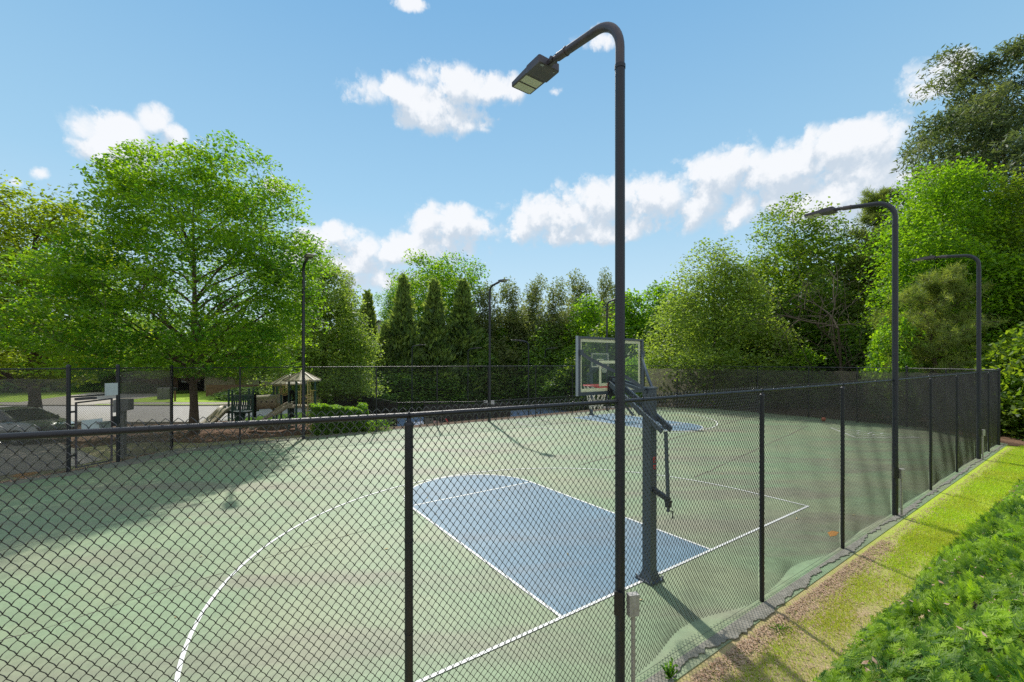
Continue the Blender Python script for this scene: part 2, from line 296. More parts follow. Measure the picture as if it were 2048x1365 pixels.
# ------------------------------------------------------------------ builders
def link(name, me, m=None, parent=None):
    o = bpy.data.objects.new(name, me); C.objects.link(o)
    if m is not None and me is not None and not me.materials: me.materials.append(m)
    if parent is not None: o.parent = parent
    return o
def npmesh(name, V, Fq, smooth=False, tint=None):
    V = np.asarray(V, dtype=np.float32).reshape(-1, 3); Fq = np.asarray(Fq, dtype=np.int32)
    k = Fq.shape[1]; me = bpy.data.meshes.new(name)
    me.vertices.add(len(V)); me.vertices.foreach_set('co', V.ravel())
    me.loops.add(Fq.size); me.loops.foreach_set('vertex_index', Fq.ravel())
    me.polygons.add(len(Fq)); me.polygons.foreach_set('loop_start', np.arange(0, Fq.size, k, dtype=np.int32))
    if smooth: me.polygons.foreach_set('use_smooth', np.ones(len(Fq), dtype=bool))
    if tint is not None:
        a = me.attributes.new('tint', 'FLOAT', 'FACE'); a.data.foreach_set('value', np.clip(tint, 0, 1).astype(np.float32))
    me.update(calc_edges=True); return me
def tag(o, label=None, cat=None, group=None, kind=None):
    if label: o['label'] = label
    if cat: o['category'] = cat
    if group: o['group'] = group
    if kind: o['kind'] = kind
    return o
def thing(name, loc, label, cat, group=None, rz=0):
    o = bpy.data.objects.new(name, None); C.objects.link(o); o.location = loc; o.rotation_euler = (0, 0, rz)
    return tag(o, label, cat, group)
def copy_tree(o, parent=None):
    kids = [k for k in o.children]
    c = o.copy(); C.objects.link(c)
    if parent is not None: c.parent = parent
    for k in kids: copy_tree(k, c)
    return c
class MB:
    def __init__(s): s.v = []; s.f = []; s.sm = []
    def add(s, vs, fs, smooth=False):
        b = len(s.v); s.v += [tuple(p) for p in vs]; s.f += [tuple(b + i for i in f) for f in fs]; s.sm += [smooth] * len(fs); return s
    def box(s, c, d, rz=0, mtx=None):
        x, y, z = d[0] / 2, d[1] / 2, d[2] / 2
        P = [Vector((i, j, k)) for k in (-z, z) for j in (-y, y) for i in (-x, x)]
        m = mtx if mtx is not None else Matrix.Rotation(rz, 3, 'Z')
        P = [m @ p + Vector(c) for p in P]
        return s.add(P, [(0, 2, 3, 1), (4, 5, 7, 6), (0, 1, 5, 4), (2, 6, 7, 3), (0, 4, 6, 2), (1, 3, 7, 5)])
    def bar(s, a, b, w, h, up=(0, 0, 1)):
        a, b = Vector(a), Vector(b); d = b - a; L = d.length; d.normalize(); u = Vector(up)
        x = d.cross(u)
        if x.length < 1e-4: x = d.cross(Vector((0, 1, 0)))
        x.normalize(); z = x.cross(d)
        return s.box((a + b) / 2, (w, L, h), mtx=Matrix((x, d, z)).transposed())
    def tube(s, pts, r, n=10, cap=True, smooth=True):
        pts = [Vector(p) for p in pts]; rs = r if isinstance(r, (list, tuple)) else [r] * len(pts)
        ref = None; V = []
        for i, p in enumerate(pts):
            d = (pts[min(i + 1, len(pts) - 1)] - pts[max(i - 1, 0)]).normalized()
            if ref is None:
                ref = d.cross(Vector((0, 0, 1)))
                if ref.length < .1: ref = d.cross(Vector((0, 1, 0)))
            ref = (ref - d * ref.dot(d)).normalized(); q = d.cross(ref)
            V += [p + (ref * math.cos(2 * math.pi * k / n) + q * math.sin(2 * math.pi * k / n)) * rs[i] for k in range(n)]
        Fs = [(i * n + k, i * n + (k + 1) % n, (i + 1) * n + (k + 1) % n, (i + 1) * n + k) for i in range(len(pts) - 1) for k in range(n)]
        s.add(V, Fs, smooth)
        if cap:
            s.add(V[:n], [tuple(range(n))[::-1]]); s.add(V[-n:], [tuple(range(n))])
        return s
    def lathe(s, c, prof, n=16):
        c = Vector(c); V = [c + Vector((r * math.cos(2 * math.pi * k / n), r * math.sin(2 * math.pi * k / n), z)) for r, z in prof for k in range(n)]
        return s.add(V, [(i * n + k, i * n + (k + 1) % n, (i + 1) * n + (k + 1) % n, (i + 1) * n + k) for i in range(len(prof) - 1) for k in range(n)], True)
    def poly(s, pts, t=0):
        n = len(pts)
        if not t: return s.add(pts, [tuple(range(n))])
        lo = [(p[0], p[1], p[2] - t) for p in pts]
        return s.add(list(pts) + lo, [tuple(range(n)), tuple(range(2 * n - 1, n - 1, -1))] + [(i, i + n, (i + 1) % n + n, (i + 1) % n) for i in range(n)])
    def build(s, name, m, parent=None):
        me = bpy.data.meshes.new(name); me.from_pydata(s.v, [], s.f); me.update()
        me.polygons.foreach_set('use_smooth', s.sm); return link(name, me, m, parent)

# ------------------------------------------------------------------ ground
def arr(*seg):
    out = []
    for a, b, st in seg: out += list(np.arange(a, b, st))
    return np.array(out + [seg[-1][1]])
def sheet(name, U, Vv, dz, m, hfun=gh):
    uu, vv = np.meshgrid(U, Vv, indexing='ij'); x = TX + c_ * uu - s_ * vv; y = TZ + s_ * uu + c_ * vv
    z = hfun(x, y) + dz; P = np.stack([x, y, z], -1).reshape(-1, 3)
    a, b = len(U), len(Vv); i, j = np.meshgrid(np.arange(a - 1), np.arange(b - 1), indexing='ij'); q = (i * b + j).ravel()
    me = npmesh(name, P, np.stack([q, q + b, q + b + 1, q + 1], 1), True)
    return link(name, me, m)
tag(sheet('ground', arr((-600, -100, 50), (-100, -12, 4), (-12, 30, .6), (30, 100, 4), (100, 700, 50)),
          arr((-400, -12, 30), (-12, 0, .25), (0, 17, 2), (17, 24, .5), (24, 70, 2), (70, 800, 60)), -.035, M['soil']), kind='structure')
# court slab
cp = [(-15, -1.9), (-4, -1.55), (22.1, -1.5), (25.6, 2.2), (25.6, 13.2), (22.2, 17.55), (-7.0, 17.5), (-9.2, 15.35), (-10.9, 14.35), (-15, 13.2)]
tag(MB().poly([cw(u, v) for u, v in cp], .03).build('court_surface', M['court']), kind='structure')
def ring(cu, cv, r, w, a0, a1, z, n=72, flip=1):
    P = []
    for i in range(n + 1):
        a = a0 + (a1 - a0) * i / n
        P.append((cw(cu + r * math.cos(a), cv + flip * r * math.sin(a), z), cw(cu + (r - w) * math.cos(a), cv + flip * (r - w) * math.sin(a), z)))
    return P
def strip(mb, P):
    V = [p for q in P for p in q]; mb.add(V, [(2 * i, 2 * i + 2, 2 * i + 3, 2 * i + 1) for i in range(len(P) - 1)])
def line(mb, a, b, w=.05, z=.009):
    a, b = Vector(a), Vector(b); d = (b - a).normalized(); n = Vector((-d.y, d.x)) * w / 2
    mb.poly([cw(*(a + n), z), cw(*(b + n), z), cw(*(b - n), z), cw(*(a - n), z)])
def court_marks(cu, v0, sgn, W_, L_, RR, off, nm):
    k = MB(); pts = [(cu - W_, v0), (cu + W_, v0), (cu + W_, v0 + sgn * L_)]
    pts += [(cu + W_ * math.cos(a), v0 + sgn * (L_ + W_ * math.sin(a))) for a in np.linspace(0, math.pi, 40)[1:-1]] + [(cu - W_, v0 + sgn * L_)]
    k.poly([cw(u, v, .005) for u, v in pts]); tag(k.build('court_key', M['key']), kind='structure')
    l = MB(); w = .05
    line(l, (cu - RR, v0 + sgn * w / 2), (cu + RR, v0 + sgn * w / 2), w, .0094)
    line(l, (cu - W_ + w / 2, v0 + sgn * w), (cu - W_ + w / 2, v0 + sgn * L_), w); line(l, (cu + W_ - w / 2, v0 + sgn * w), (cu + W_ - w / 2, v0 + sgn * L_), w)
    line(l, (cu - W_ + w, v0 + sgn * (L_ - w / 2)), (cu + W_ - w, v0 + sgn * (L_ - w / 2)), w, .0090)
    strip(l, ring(cu, v0 + sgn * L_, W_, w, 0, math.pi, .0092, flip=sgn))
    line(l, (cu - RR + w / 2, v0 + sgn * w), (cu - RR + w / 2, v0 + sgn * off), w); line(l, (cu + RR - w / 2, v0 + sgn * w), (cu + RR - w / 2, v0 + sgn * off), w)
    strip(l, ring(cu, v0 + sgn * off, RR, w, 0, math.pi, .0098, flip=sgn))
    tag(l.build('court_lines', M['white']), kind='structure')
court_marks(0, 0, 1, 1.86, 5.54, 6.07, 1.40, 'a')
court_marks(14.75, 15.75, -1, 1.9, 5.6, 6.2, 1.45, 'b')
sb = MB()   # painted shuffleboard triangle
A, B_, D = Vector((21.3, 4.66)), Vector((21.05, 1.06)), Vector((18.6, 2.75))
for a, b in ((A, B_), (B_, D), (D, A)): line(sb, a, b, .05, .0085)
for t in (.3, .55): line(sb, A.lerp(D, t), B_.lerp(D, t), .045, .0096)
line(sb, A.lerp(B_, .5), (A.lerp(D, .3) + B_.lerp(D, .3)) / 2, .045, .0100)
for i, t in enumerate((.1, .42)):
    for q in (.33, .62): p = A.lerp(D, t).lerp(B_.lerp(D, t), q); line(sb, p, p + Vector((.35, 0)), .06, .0105)
tag(sb.build('painted_lines', M['white']), kind='structure')
rng = np.random.default_rng(5)
cr = MB()   # hairline cracks patched brown
def crack(a, b, w, seed):
    g = np.random.default_rng(seed); n = 40; a, b = np.array(a), np.array(b); d = b - a; nn = np.array([-d[1], d[0]]) / np.hypot(*d)
    off = np.cumsum(g.normal(0, .018, n + 1)); off -= np.linspace(0, off[-1], n + 1); ws = w * (.4 + g.random(n + 1))
    P = [(cw(*(a + d * i / n + nn * (off[i] + ws[i])), .0035), cw(*(a + d * i / n + nn * (off[i] - ws[i])), .0035)) for i in range(n + 1)]
    strip(cr, P)
crack((4.5, 6.2), (23.5, 9.6), .035, 1); crack((6.2, 3.1), (21, 5.6), .03, 2); crack((2, 9.2), (13, 11.8), .01, 3); crack((-9, 7.5), (-1.5, 10.4), .008, 4); crack((-8, 3.6), (-1, 5.1), .007, 6)
tag(cr.build('court_cracks', M['crack']), kind='structure')
# ragged grey apron outside the near fence
def ragged(name, us, va, vb, z, m, amp, seed, hf=None):
    g = np.random.default_rng(seed); mb = MB(); P = []
    o = o2 = 0
    for i, u in enumerate(us):
        o = o * .93 + g.normal(0, amp * .5); o2 = o2 * .4 + g.normal(0, amp * .25); P.append([cw(u, va(u), z), cw(u, vb(u) + o + o2, z)])
    top = P; V = []; 
    for a, b in P: V += [a, b, Vector((b.x, b.y, -.04))]
    mb.add(V, [(3 * i, 3 * i + 3, 3 * i + 4, 3 * i + 1) for i in range(len(P) - 1)] + [(3 * i + 1, 3 * i + 4, 3 * i + 5, 3 * i + 2) for i in range(len(P) - 1)])
    return tag(mb.build(name, m), kind='structure')
ragged('concrete_apron', np.arange(-6, 22.2, .035), lambda u: -1.37, lambda u: -1.44 - .03 * math.sin(u * 1.9) - .10 * max(0, min(1, (4 - u) / 4)), .016, M['concrete'], .028, 3)
def dirt_border():
    g = np.random.default_rng(77); mb = MB(); B = [Vector(p) for p in ((-15, 13.2), (-10.9, 14.35), (-9.2, 15.35), (-7.0, 17.5), (22.1, 17.5))]; P = []; o = 0
    for i in range(4):
        a, b = B[i], B[i + 1]; n = int((b - a).length / .1)
        for k in range(n):
            q = a.lerp(b, k / n); nn = Vector(((b - a).y, -(b - a).x)).normalized(); o = o * .93 + g.normal(0, .05)
            w = max(.12, (.95 if q.x < -6 else .95 - .6 * min(1, (q.x + 6) / 9)) + o); P.append((cw(q.x, q.y, .0016 + .0007 * i), cw(q.x + nn.x * w, q.y + nn.y * w, .0016 + .0007 * i)))
        strip(mb, P); P = []
    return mb.build('court_border', M['dirt'])
tag(dirt_border(), kind='structure')
tag(sheet('lawn_strip', arr((-9, 21.6, .3)), arr((-3.2, -1.5, .14)), -.010, M['lawn']), kind='structure')
# ground outside the far side: verge, mulch, street, lawns (flat at z 0)
def flat(name, pts, z, m): return tag(MB().poly([(x, y, z) for x, y in pts]).build(name, m), kind='structure')
def pz(px, py, z=0):                   # ground point seen at a pixel of the photograph
    Z = F * (CH - z) / (py - HY); return (PX(px, Z), Z)
flat('verge', [cw(-30, 9).xy, cw(-15, 13.25).xy, cw(-10.9, 14.4).xy, cw(-9.2, 15.4).xy, cw(-7.0, 17.55).xy, cw(1.2, 17.6).xy, cw(1.1, 20.6).xy, cw(-4.5, 20.6).xy, cw(-13, 20.0).xy, cw(-34, 14).xy], -.022, M['verge'])
flat('mulch_bed', [cw(1.0, 18.3).xy, cw(1.0, 30).xy, cw(-8.2, 29).xy, cw(-9.4, 21.5).xy, cw(-6.2, 18.6).xy], -.014, M['mulch'])
flat('street', [(-75, 24.6), (-18.6, 24.6), cw(.6, 26.5).xy, cw(.85, 30).xy, (-19, 33.5), (-24, 34.4), (-75, 34.4)], -.006, M['road'])
flat('verge_strip', [(-75, 34.55), (-27, 34.55), (-24, 35.9), (-75, 35.9)], .002, M['lawng'])
flat('pavement', [(-75, 36), (-23.5, 36), (-19, 33.65), cw(.85, 30.2).xy, cw(.85, 32.2).xy, (-20.5, 37.6), (-75, 37.8)], -.002, M['drive'])
flat('far_lawn', [(-75, 37.9), (-20.4, 37.7), cw(.85, 32.4).xy, cw(.8, 62).xy, (-75, 66)], .004, M['lawng'])
flat('grass_island', [(-17.6, 26.2), cw(.9, 29.5).xy, cw(.9, 22.5).xy, (-13.5, 25.2)], -.004, M['lawng'])
flat('driveway', [(-42, 34.6), (-34.5, 34.6), (-40, 56), (-52, 56)], .010, M['drive'])
flat('path', [cw(-13, 15.2).xy, cw(-9.9, 15.6).xy, cw(-9.0, 16.6).xy, cw(-12.0, 24).xy, cw(-14.5, 23.5).xy], -.010, M['drive'])
kb = MB()
for a, b in (((-75, 34.47), (-24, 34.47)), ((-75, 24.5), (-18.6, 24.5)), ((-24, 34.47), (-19, 33.58))): kb.bar((*a, .03), (*b, .03), .15, .12)
tag(kb.build('kerb', M['kerb']), kind='structure')
# sunken tennis court
def tp(u, v): p = cw(u, v, -2.40); return (p.x, p.y)
flat('tennis_surround', [tp(4.9, 25.3), tp(9.8, 22.9), tp(30.6, 22.9), tp(30.6, 44.3), tp(4.9, 44.3)], -2.37, M['tennisg'])
for k, u0 in enumerate((6.6, 18.6)):
    flat('tennis_court', [tp(u0, 24.5), tp(u0 + 11, 24.5), tp(u0 + 11, 43), tp(u0, 43)], -2.362, M['tennis'])
tl = MB()
for u0 in (6.6, 18.6):
    for a, b in (((0, 0), (0, 18.5)), ((11, 0), (11, 18.5)), ((0, .03), (11, .03)), ((0, 18.47), (11, 18.47)), ((1.4, 0), (1.4, 18.5)), ((9.6, 0), (9.6, 18.5)), ((1.4, 5), (9.6, 5)), ((1.4, 13.5), (9.6, 13.5))):
        a = Vector((u0 + a[0], 24.5 + a[1])); b = Vector((u0 + b[0], 24.5 + b[1])); d = (b - a).normalized(); n = Vector((-d.y, d.x)) * .03
        zz = -2.356 if abs(d.x) < .5 else -2.352
        tl.poly([cw(*(a + n), zz), cw(*(b + n), zz), cw(*(b - n), zz), cw(*(a - n), zz)])
tag(tl.build('tennis_lines', M['white']), kind='structure')

# ------------------------------------------------------------------ chain link
PITCH, VPITCH = .0635, .078
def link_mesh(name, w, h, r=.0021, deform=None, sub=1, z0=.03, top=.035, n=3, seed=0):
    """woven wires in the local xz plane from x=0..w, z0..h+top"""
    nx = max(2, int(round(w / (PITCH / 2)))); px = w / nx; nk = int((h + top - z0) / (VPITCH / 2)); pz_ = (h + top - z0) / nk
    g = np.random.default_rng(seed)
    i = np.arange(nx)[:, None]; k = np.arange(nk + 1)[None, :]
    X = (i + ((k + i) % 2)) * px; Z = z0 + k * pz_ + 0 * X
    Y = np.where((k + i) % 2 == 1, .0025, -.0025) + 0 * X
    P = np.stack([X + 0. * Z, Y, Z], -1)
    if sub > 1:
        Q = [P[:, :-1]]
        for s in range(1, sub): 
            m = P[:, :-1] * (1 - s / sub) + P[:, 1:] * (s / sub)
            sg = np.where((k[:, :-1] + i) % 2 == 1, 1., -1.)
            m[..., 0] += sg * .0055 * math.sin(math.pi * s / sub); Q.append(m)
        P = np.concatenate([np.stack(Q, 2).reshape(nx, nk * sub, 3), P[:, -1:]], 1)
    if deform is not None: P = deform(P)
    K = P.shape[1]; V = np.zeros((nx, K, n, 3))
    for a in range(n):
        an = 2 * math.pi * a / n + .3
        V[:, :, a] = P + np.array([r * 1.25 * math.cos(an), r * math.sin(an), 0])
    base = (np.arange(nx)[:, None] * K + np.arange(K - 1)[None, :])[..., None] * n
    a = np.arange(n); b = (a + 1) % n
    Fq = np.stack([base + a, base + b, base + n + b, base + n + a], -1).reshape(-1, 4)
    return npmesh(name, V.reshape(-1, 3), Fq, True)
_link_cache = {}
def panel(name, a, b, h, parent, r=.0021, shared=True, **k):
    """panel between base points a, b (world xy); local x runs a->b"""
    a, b = Vector(a[:2]), Vector(b[:2]); d = b - a; L = d.length
    if shared:
        q = (round(L, 0), round(h, 1), r); 
        if q not in _link_cache: _link_cache[q] = (link_mesh(name, L, h, r, **k), L, h)
        me, L0, h0 = _link_cache[q]
    else: me, L0, h0 = link_mesh(name, L, h, r, **k), L, h
    o = link(name, me, M['wire'], parent); o.scale = (L / L0, 1, h / h0)
    o.location = (a.x, a.y, 0); o.rotation_euler = (0, 0, math.atan2(d.y, d.x)); return o
def post(mb, p, h, r, z0=-.05, cap=True):
    mb.tube([(p[0], p[1], z0), (p[0], p[1], h)], r, 14)
    if cap: mb.lathe((p[0], p[1], h), [(r * 1.12, -.03), (r * 1.12, .005), (r * .9, .03), (r * .45, .05), (.001, .055)], 14)
def tie(parent, p, d, r=.021):
    pts = []
    for k in range(11):
        a = 2 * math.pi * k / 10; pts.append((math.cos(a) * .0, math.cos(a) * (r + .003), math.sin(a) * (r + .003)))
    pts.append((.03, .012, -.05))
    if 'tie' not in _link_cache:
        m = MB(); m.tube(pts, .0022, 5); o = m.build('tie_wire', M['wire'], parent); _link_cache['tie'] = o.data
    else: o = link('tie_wire', _link_cache['tie'], None, parent)
    o.location = p; o.rotation_euler = (0, 0, math.atan2(d.y, d.x)); return o
# --- near fence, posts as measured: (court u, court v, height), world coordinates
def uv(u, v): p = cw(u, v); return (p.x, p.y)
NP = [((-6.2, .53), 3.10, .032), ((-2.739 - .95, 2.283 - .481), 3.085, .032), ((-.79, 3.27), 3.08, .032), ((1.128, 4.458), 3.08, 0), (uv(.82, -1.33), 3.08, .032), (uv(3.92, -1.33), 3.08, .032),
      (uv(6.98, -1.33), 3.09, 0), (uv(10.3, -1.32), 3.11, .032), (uv(13.6, -1.30), 3.12, .032), (uv(16.6, -1.30), 3.13, 0), (uv(19.1, -1.30), 3.14, .032), (uv(21.45, -1.3), 3.17, .045)]
nf = thing('chain_link_fence', (1.128, 4.458, 0), 'black chain link fence across the foreground, its top rail running behind the nearest lamp pole', 'fence')
nf_off = Vector((1.128, 4.458, 0))
def shift(o): o.location = Vector(o.location) - nf_off; return o
def bulge(b1, s0, wd, amp, lift, w):
    def f(P):
        s = P[..., 0] / w; z = P[..., 2]
        env = np.exp(-((s - s0) / wd) ** 2) * np.sin(np.pi * np.clip(s, 0, 1)) ** .8
        q = np.clip(1 - z / b1, 0, 1) ** 1.6
        P[..., 1] += amp * env * q + (.012 * np.sin(7 * s + 2 * z) + .006 * np.sin(19 * s + 4 * z)) * (1 if amp > .03 else .45)
        P[..., 2] += lift * env * q
        P[..., 0] += .01 * np.sin(5 * z + 9 * s)
        return P
    return f
bul = {3: (1.2, .52, .32, .19, .07), 4: (1.0, .45, .28, .09, .08), 0: (1, .5, .3, .03, 0), 1: (1, .5, .3, .03, 0), 2: (1.2, .5, .4, .05, .02), 5: (1.2, .55, .4, .05, .01)}
for i in range(len(NP) - 1):
    (a, ha, ra), (b, hb, rb) = NP[i], NP[i + 1]; A_, B2 = Vector(a), Vector(b); d = B2 - A_; L = d.length; nrm = Vector((-d.y, d.x)).normalized()
    off = nrm * .031
    o = panel('chain_link_mesh', A_ + off, B2 + off, (ha + hb) / 2, nf, .0032 if i < 4 else .0025, shared=False, sub=2 if i < 4 else 1, deform=bulge(*bul.get(i, (1, .5, .4, .03, 0)), L), top=.036, z0=.02)
    shift(o)
    rl = MB(); ea = .0 if ra else .052; eb = .0 if rb else .052
    dn = d.normalized(); rl.tube([(*(A_ + dn * ea - nf_off.xy), ha - .021), (*(B2 - dn * eb - nf_off.xy), hb - .021)], .021, 14, cap=True)
    rl.build('top_rail', M['black'], nf)
    tw = MB(); tw.tube([(*(A_ + off - nf_off.xy), .035), (*(B2 + off - nf_off.xy), .03)], .0022, 5); tw.build('tension_wire', M['wire'], nf)
    if i < 8:
        nt_ = 5 if i < 5 else 6
        for k in range(nt_):
            t = (k + .6) / nt_; p = A_.lerp(B2, t); shift(tie(nf, (p.x, p.y, ha + (hb - ha) * t - .021), dn))
for i, (p, h, r) in enumerate(NP):
    if not r: continue
    q = Vector(p) - nf_off.xy; m = MB()
    if r > .04: post(m, q, h + .02, r)
    else:
        m.tube([(q.x, q.y, -.05), (q.x, q.y, h - .085)], r, 16); m.lathe((q.x, q.y, h - .085), [(r * 1.1, -.015), (r * 1.1, .006), (r * .75, .016), (.017, .018), (.017, .045)], 16)
        m.tube([(q.x, q.y, h - .05), (q.x, q.y, h - .04)], .017, 10)
        rr = .0245; d = (Vector(NP[min(i + 1, 11)][0]) - Vector(NP[max(i - 1, 0)][0])).normalized(); pr = Vector((-d.y, d.x))
        for w in (-.006, .006):
            m.tube([(q.x + d.x * w + pr.x * rr * math.cos(a), q.y + d.y * w + pr.y * rr * math.cos(a), h - .021 + rr * math.sin(a)) for a in np.linspace(0, 2 * math.pi, 15)], .004, 5)
        for z in (2.9, 2.82, 2.1, 1.4, .7):
            m.tube([(q.x + (r + .002) * math.cos(a), q.y + (r + .002) * math.sin(a), z + .012 * math.sin(a)) for a in np.linspace(0, 2 * math.pi, 15)], .0018, 4)
    m.build('fence_post', M['black'], nf)

def fence(name, pts, label, r=.034, caps=(), screen=(), rterm=.055, z0=0, wire=.0022, mid=False, first=True, rail_r=.021, screen_top=.15):
    """pts: (x, y, height) ; screen: indices of bays covered with windscreen fabric"""
    o0 = Vector((pts[0][0], pts[0][1], z0)); f = thing(name, o0, label, 'fence')
    for i in range(len(pts) - 1):
        (ax, ay, ah), (bx, by, bh) = pts[i], pts[i + 1]
        p = panel('chain_link_mesh', (ax, ay), (bx, by), (ah + bh) / 2, f, wire, top=.03, z0=.03)
        p.location = Vector((ax, ay, z0)) - o0
        rl = MB(); rl.tube([(ax - o0.x, ay - o0.y, ah), (bx - o0.x, by - o0.y, bh)], rail_r, 8)
        if mid: rl.tube([(ax - o0.x, ay - o0.y, ah * .52), (bx - o0.x, by - o0.y, bh * .52)], .012, 6)
        rl.build('top_rail', M['black'], f)
        if i in screen:
            s = MB(); A_, B_ = Vector((ax - o0.x, ay - o0.y, 0)), Vector((bx - o0.x, by - o0.y, 0)); d = (B_ - A_); n = Vector((d.y, -d.x, 0)).normalized() * .05; K = 12; g = np.random.default_rng(i + int(abs(ax) * 10)); V = []
            for k in range(K + 1):
                for zz in range(9):
                    t = .012 + .976 * k / K; q = A_ + d * t + n * (1 + .5 * g.normal() * (0 < k < K))
                    V.append((q.x, q.y, .06 + (ah - screen_top - .06) * zz / 8 - .02 * math.sin(k * 1.3) * (zz == 8)))
            s.add(V, [(k * 9 + z, (k + 1) * 9 + z, (k + 1) * 9 + z + 1, k * 9 + z + 1) for k in range(K) for z in range(8)], True)
            s.build('windscreen', M['screend' if name == 'tennis_fence' else 'screen'], f)
    for i, (x, y, h) in enumerate(pts):
        if i == 0 and not first: continue
        m = MB(); rr = rterm if i in caps else r; post(m, (x - o0.x, y - o0.y), h + (.08 if i in caps else 0), rr, cap=i in caps); m.build('fence_post', M['black'], f)
    return f
def P3(px, py, h): X, Z = pz(px, py); return (X, Z, h)
lf = [P3(343, 900.4, 3.27), P3(480, 888.5, 3.27)]
for u in (-2.4, .96, 4.28, 7.56, 11.12, 14.3, 17.9, 21.85): lf.append((*cw(u, 17.17).xy, 3.27))
fence('chain_link_fence', lf, 'long see-through chain link fence between the green court and the playground', caps=(0, 9))
g1, g2, g3 = P3(137, 945, 3.28), P3(236, 924.4, 3.28), P3(343, 900.4, 3.27)
fence('chain_link_fence', [g2, g3], 'short fence bay with windscreen fabric right of the gate', caps=(0, 1), screen=(0,), screen_top=.12)
g0 = (*cw(-12.9, 13.75).xy, 3.28)
f0 = fence('chain_link_fence', [(*cw(-16.5, 12.9).xy, 3.28), g0, g1], 'fence with a torn windscreen folding down at its top, left of the gate', caps=(2,), screen=(0, 1), screen_top=.30)
fl = MB(); a = Vector((g0[0], g0[1], 3.0)); d = Vector((g1[0] - g0[0], g1[1] - g0[1], 0)); n = Vector((d.y, -d.x, 0)).normalized() * .11; base0 = Vector(f0.location)
def fp(t, z, k=1): return a + d * t + n * k + Vector((0, 0, z)) - base0
fl.poly([fp(.05, -.35), fp(.55, .02), fp(.50, -.55, 1.6), fp(.42, -.86, 1.9), fp(.2, -.9, 1.6), fp(.0, -.85)], .02); fl.build('windscreen_flap', mat('folded_fabric', (.018, .018, .02), .8), f0)
# back fence on the right, with corner chamfer and windscreen
bf = [(*cw(21.85, 17.17).xy, 3.25), (*cw(23.4, 15.3).xy, 3.24), (*cw(25.1, 13.3).xy, 3.23), (*cw(25.15, 10.2).xy, 3.2), (*cw(25.15, 7.1).xy, 3.2), (*cw(25.1, 4.6).xy, 3.19), (*cw(25.0, 2.4).xy, 3.18), (*cw(23.3, .6).xy, 3.17), (*cw(21.45, -1.24).xy, 3.17)]
fence('chain_link_fence', bf, 'back fence closing the far right end of the court, covered with dark windscreen fabric', caps=(2, 6), screen=tuple(range(8)), first=False, screen_top=.22)
# tennis fences (sunken)
tz = -2.40
def T(u, v, h=3.05): p = cw(u, v); return (p.x, p.y, h)
fence('tennis_fence', [T(4.9, 25.2), T(6.6, 24.35), T(8.3, 23.5), T(9.9, 22.6)] + [T(9.9 + 2.97 * k, 22.6) for k in range(1, 8)], 'sunken tennis court fence with ball caps, nearest side, parallel to the far court fence', caps=tuple(range(0, 15)), screen=(1, 2, 3), z0=tz, rterm=.04)
fence('tennis_fence', [T(30.7, 22.6 + 2.75 * k) for k in range(9)], 'tennis court side fence with dark windscreen on the right, behind the glass backboard', screen=tuple(range(8)), z0=tz, first=False)
fence('tennis_fence', [T(4.9, 25.3 + 2.75 * k) for k in range(8)], 'sunken tennis court side fence covered with black windscreen behind the hedge', caps=(7,), screen=tuple(range(7)), z0=tz, first=False)
fence('tennis_fence', [T(4.9 + 3.22 * k, 44.6, 3.4) for k in range(9)], 'farthest tennis court fence, at the foot of the tree line', screen=(), z0=tz, first=False)
# --- gate
def between(a, b, t, z=0): return Vector((a[0] + (b[0] - a[0]) * t, a[1] + (b[1] - a[1]) * t, z))
gt = thing('gate', between(g1, g2, .5), 'pedestrian chain link gate with a sloping closer bar, between two capped posts', 'gate'); go = Vector(gt.location)
m = MB(); d = (between(g1, g2, 1) - between(g1, g2, 0)); L = d.length; rz = math.atan2(d.y, d.x)
def gp(t, z, off=0): p = between(g1, g2, t, z) - go; nn = Vector((d.y, -d.x, 0)).normalized(); return p + nn * off
m.tube([gp(.04, 3.27), gp(.96, 3.27)], .021, 8); m.tube([gp(.04, 2.38), gp(.96, 2.38)], .025, 8); m.build('transom', M['black'], gt)
p = panel('transom_mesh', between(g1, g2, .03), between(g1, g2, .97), .88, gt, .0026, shared=False, top=.0, z0=0.02); p.location = gp(.03, 2.38)
lf_ = MB(); lf_.tube([gp(.14, .08), gp(.14, 2.2)], .03, 8).tube([gp(.86, .08), gp(.86, 2.25)], .03, 8).tube([gp(.14, 2.18), gp(.86, 2.23)], .026, 8).tube([gp(.14, .1), gp(.86, .1)], .024, 8).tube([gp(.14, 1.15), gp(.86, 1.15)], .012, 6)
leaf = lf_.build('gate_leaf', M['bronze'], gt)
p = panel('gate_leaf_mesh', between(g1, g2, .14), between(g1, g2, .86), 2.1, leaf, .0026, shared=False, top=.0, z0=0.1); p.location = gp(.14, 0)
MB().box(gp(.3, 2.30, .06), (.55, .12, .08), rz).build('door_closer', M['bronze'], gt)
for z in (.5, 1.9): MB().box(gp(.09, z), (.16, .05, .06), rz).build('hinge', M['black'], gt)
MB().box(gp(.9, 1.45, .05), (.13, .1, .34), rz).build('lock_box', M['black'], gt)
gsn = MB().box(gp(.82, 2.56, .07), (.40, .012, .42), rz).build('gate_sign', M['sign'], gt)
MB().box(gp(.42, 1.42, .07), (.60, .012, .36), rz).build('push_plate', M['sign'], gt)
MB().box(gp(.68, 1.28, .08), (.34, .012, .36), rz).box(gp(.64, 1.47, .12), (.38, .08, .04), rz).build('latch_shield', M['silver'], gt)
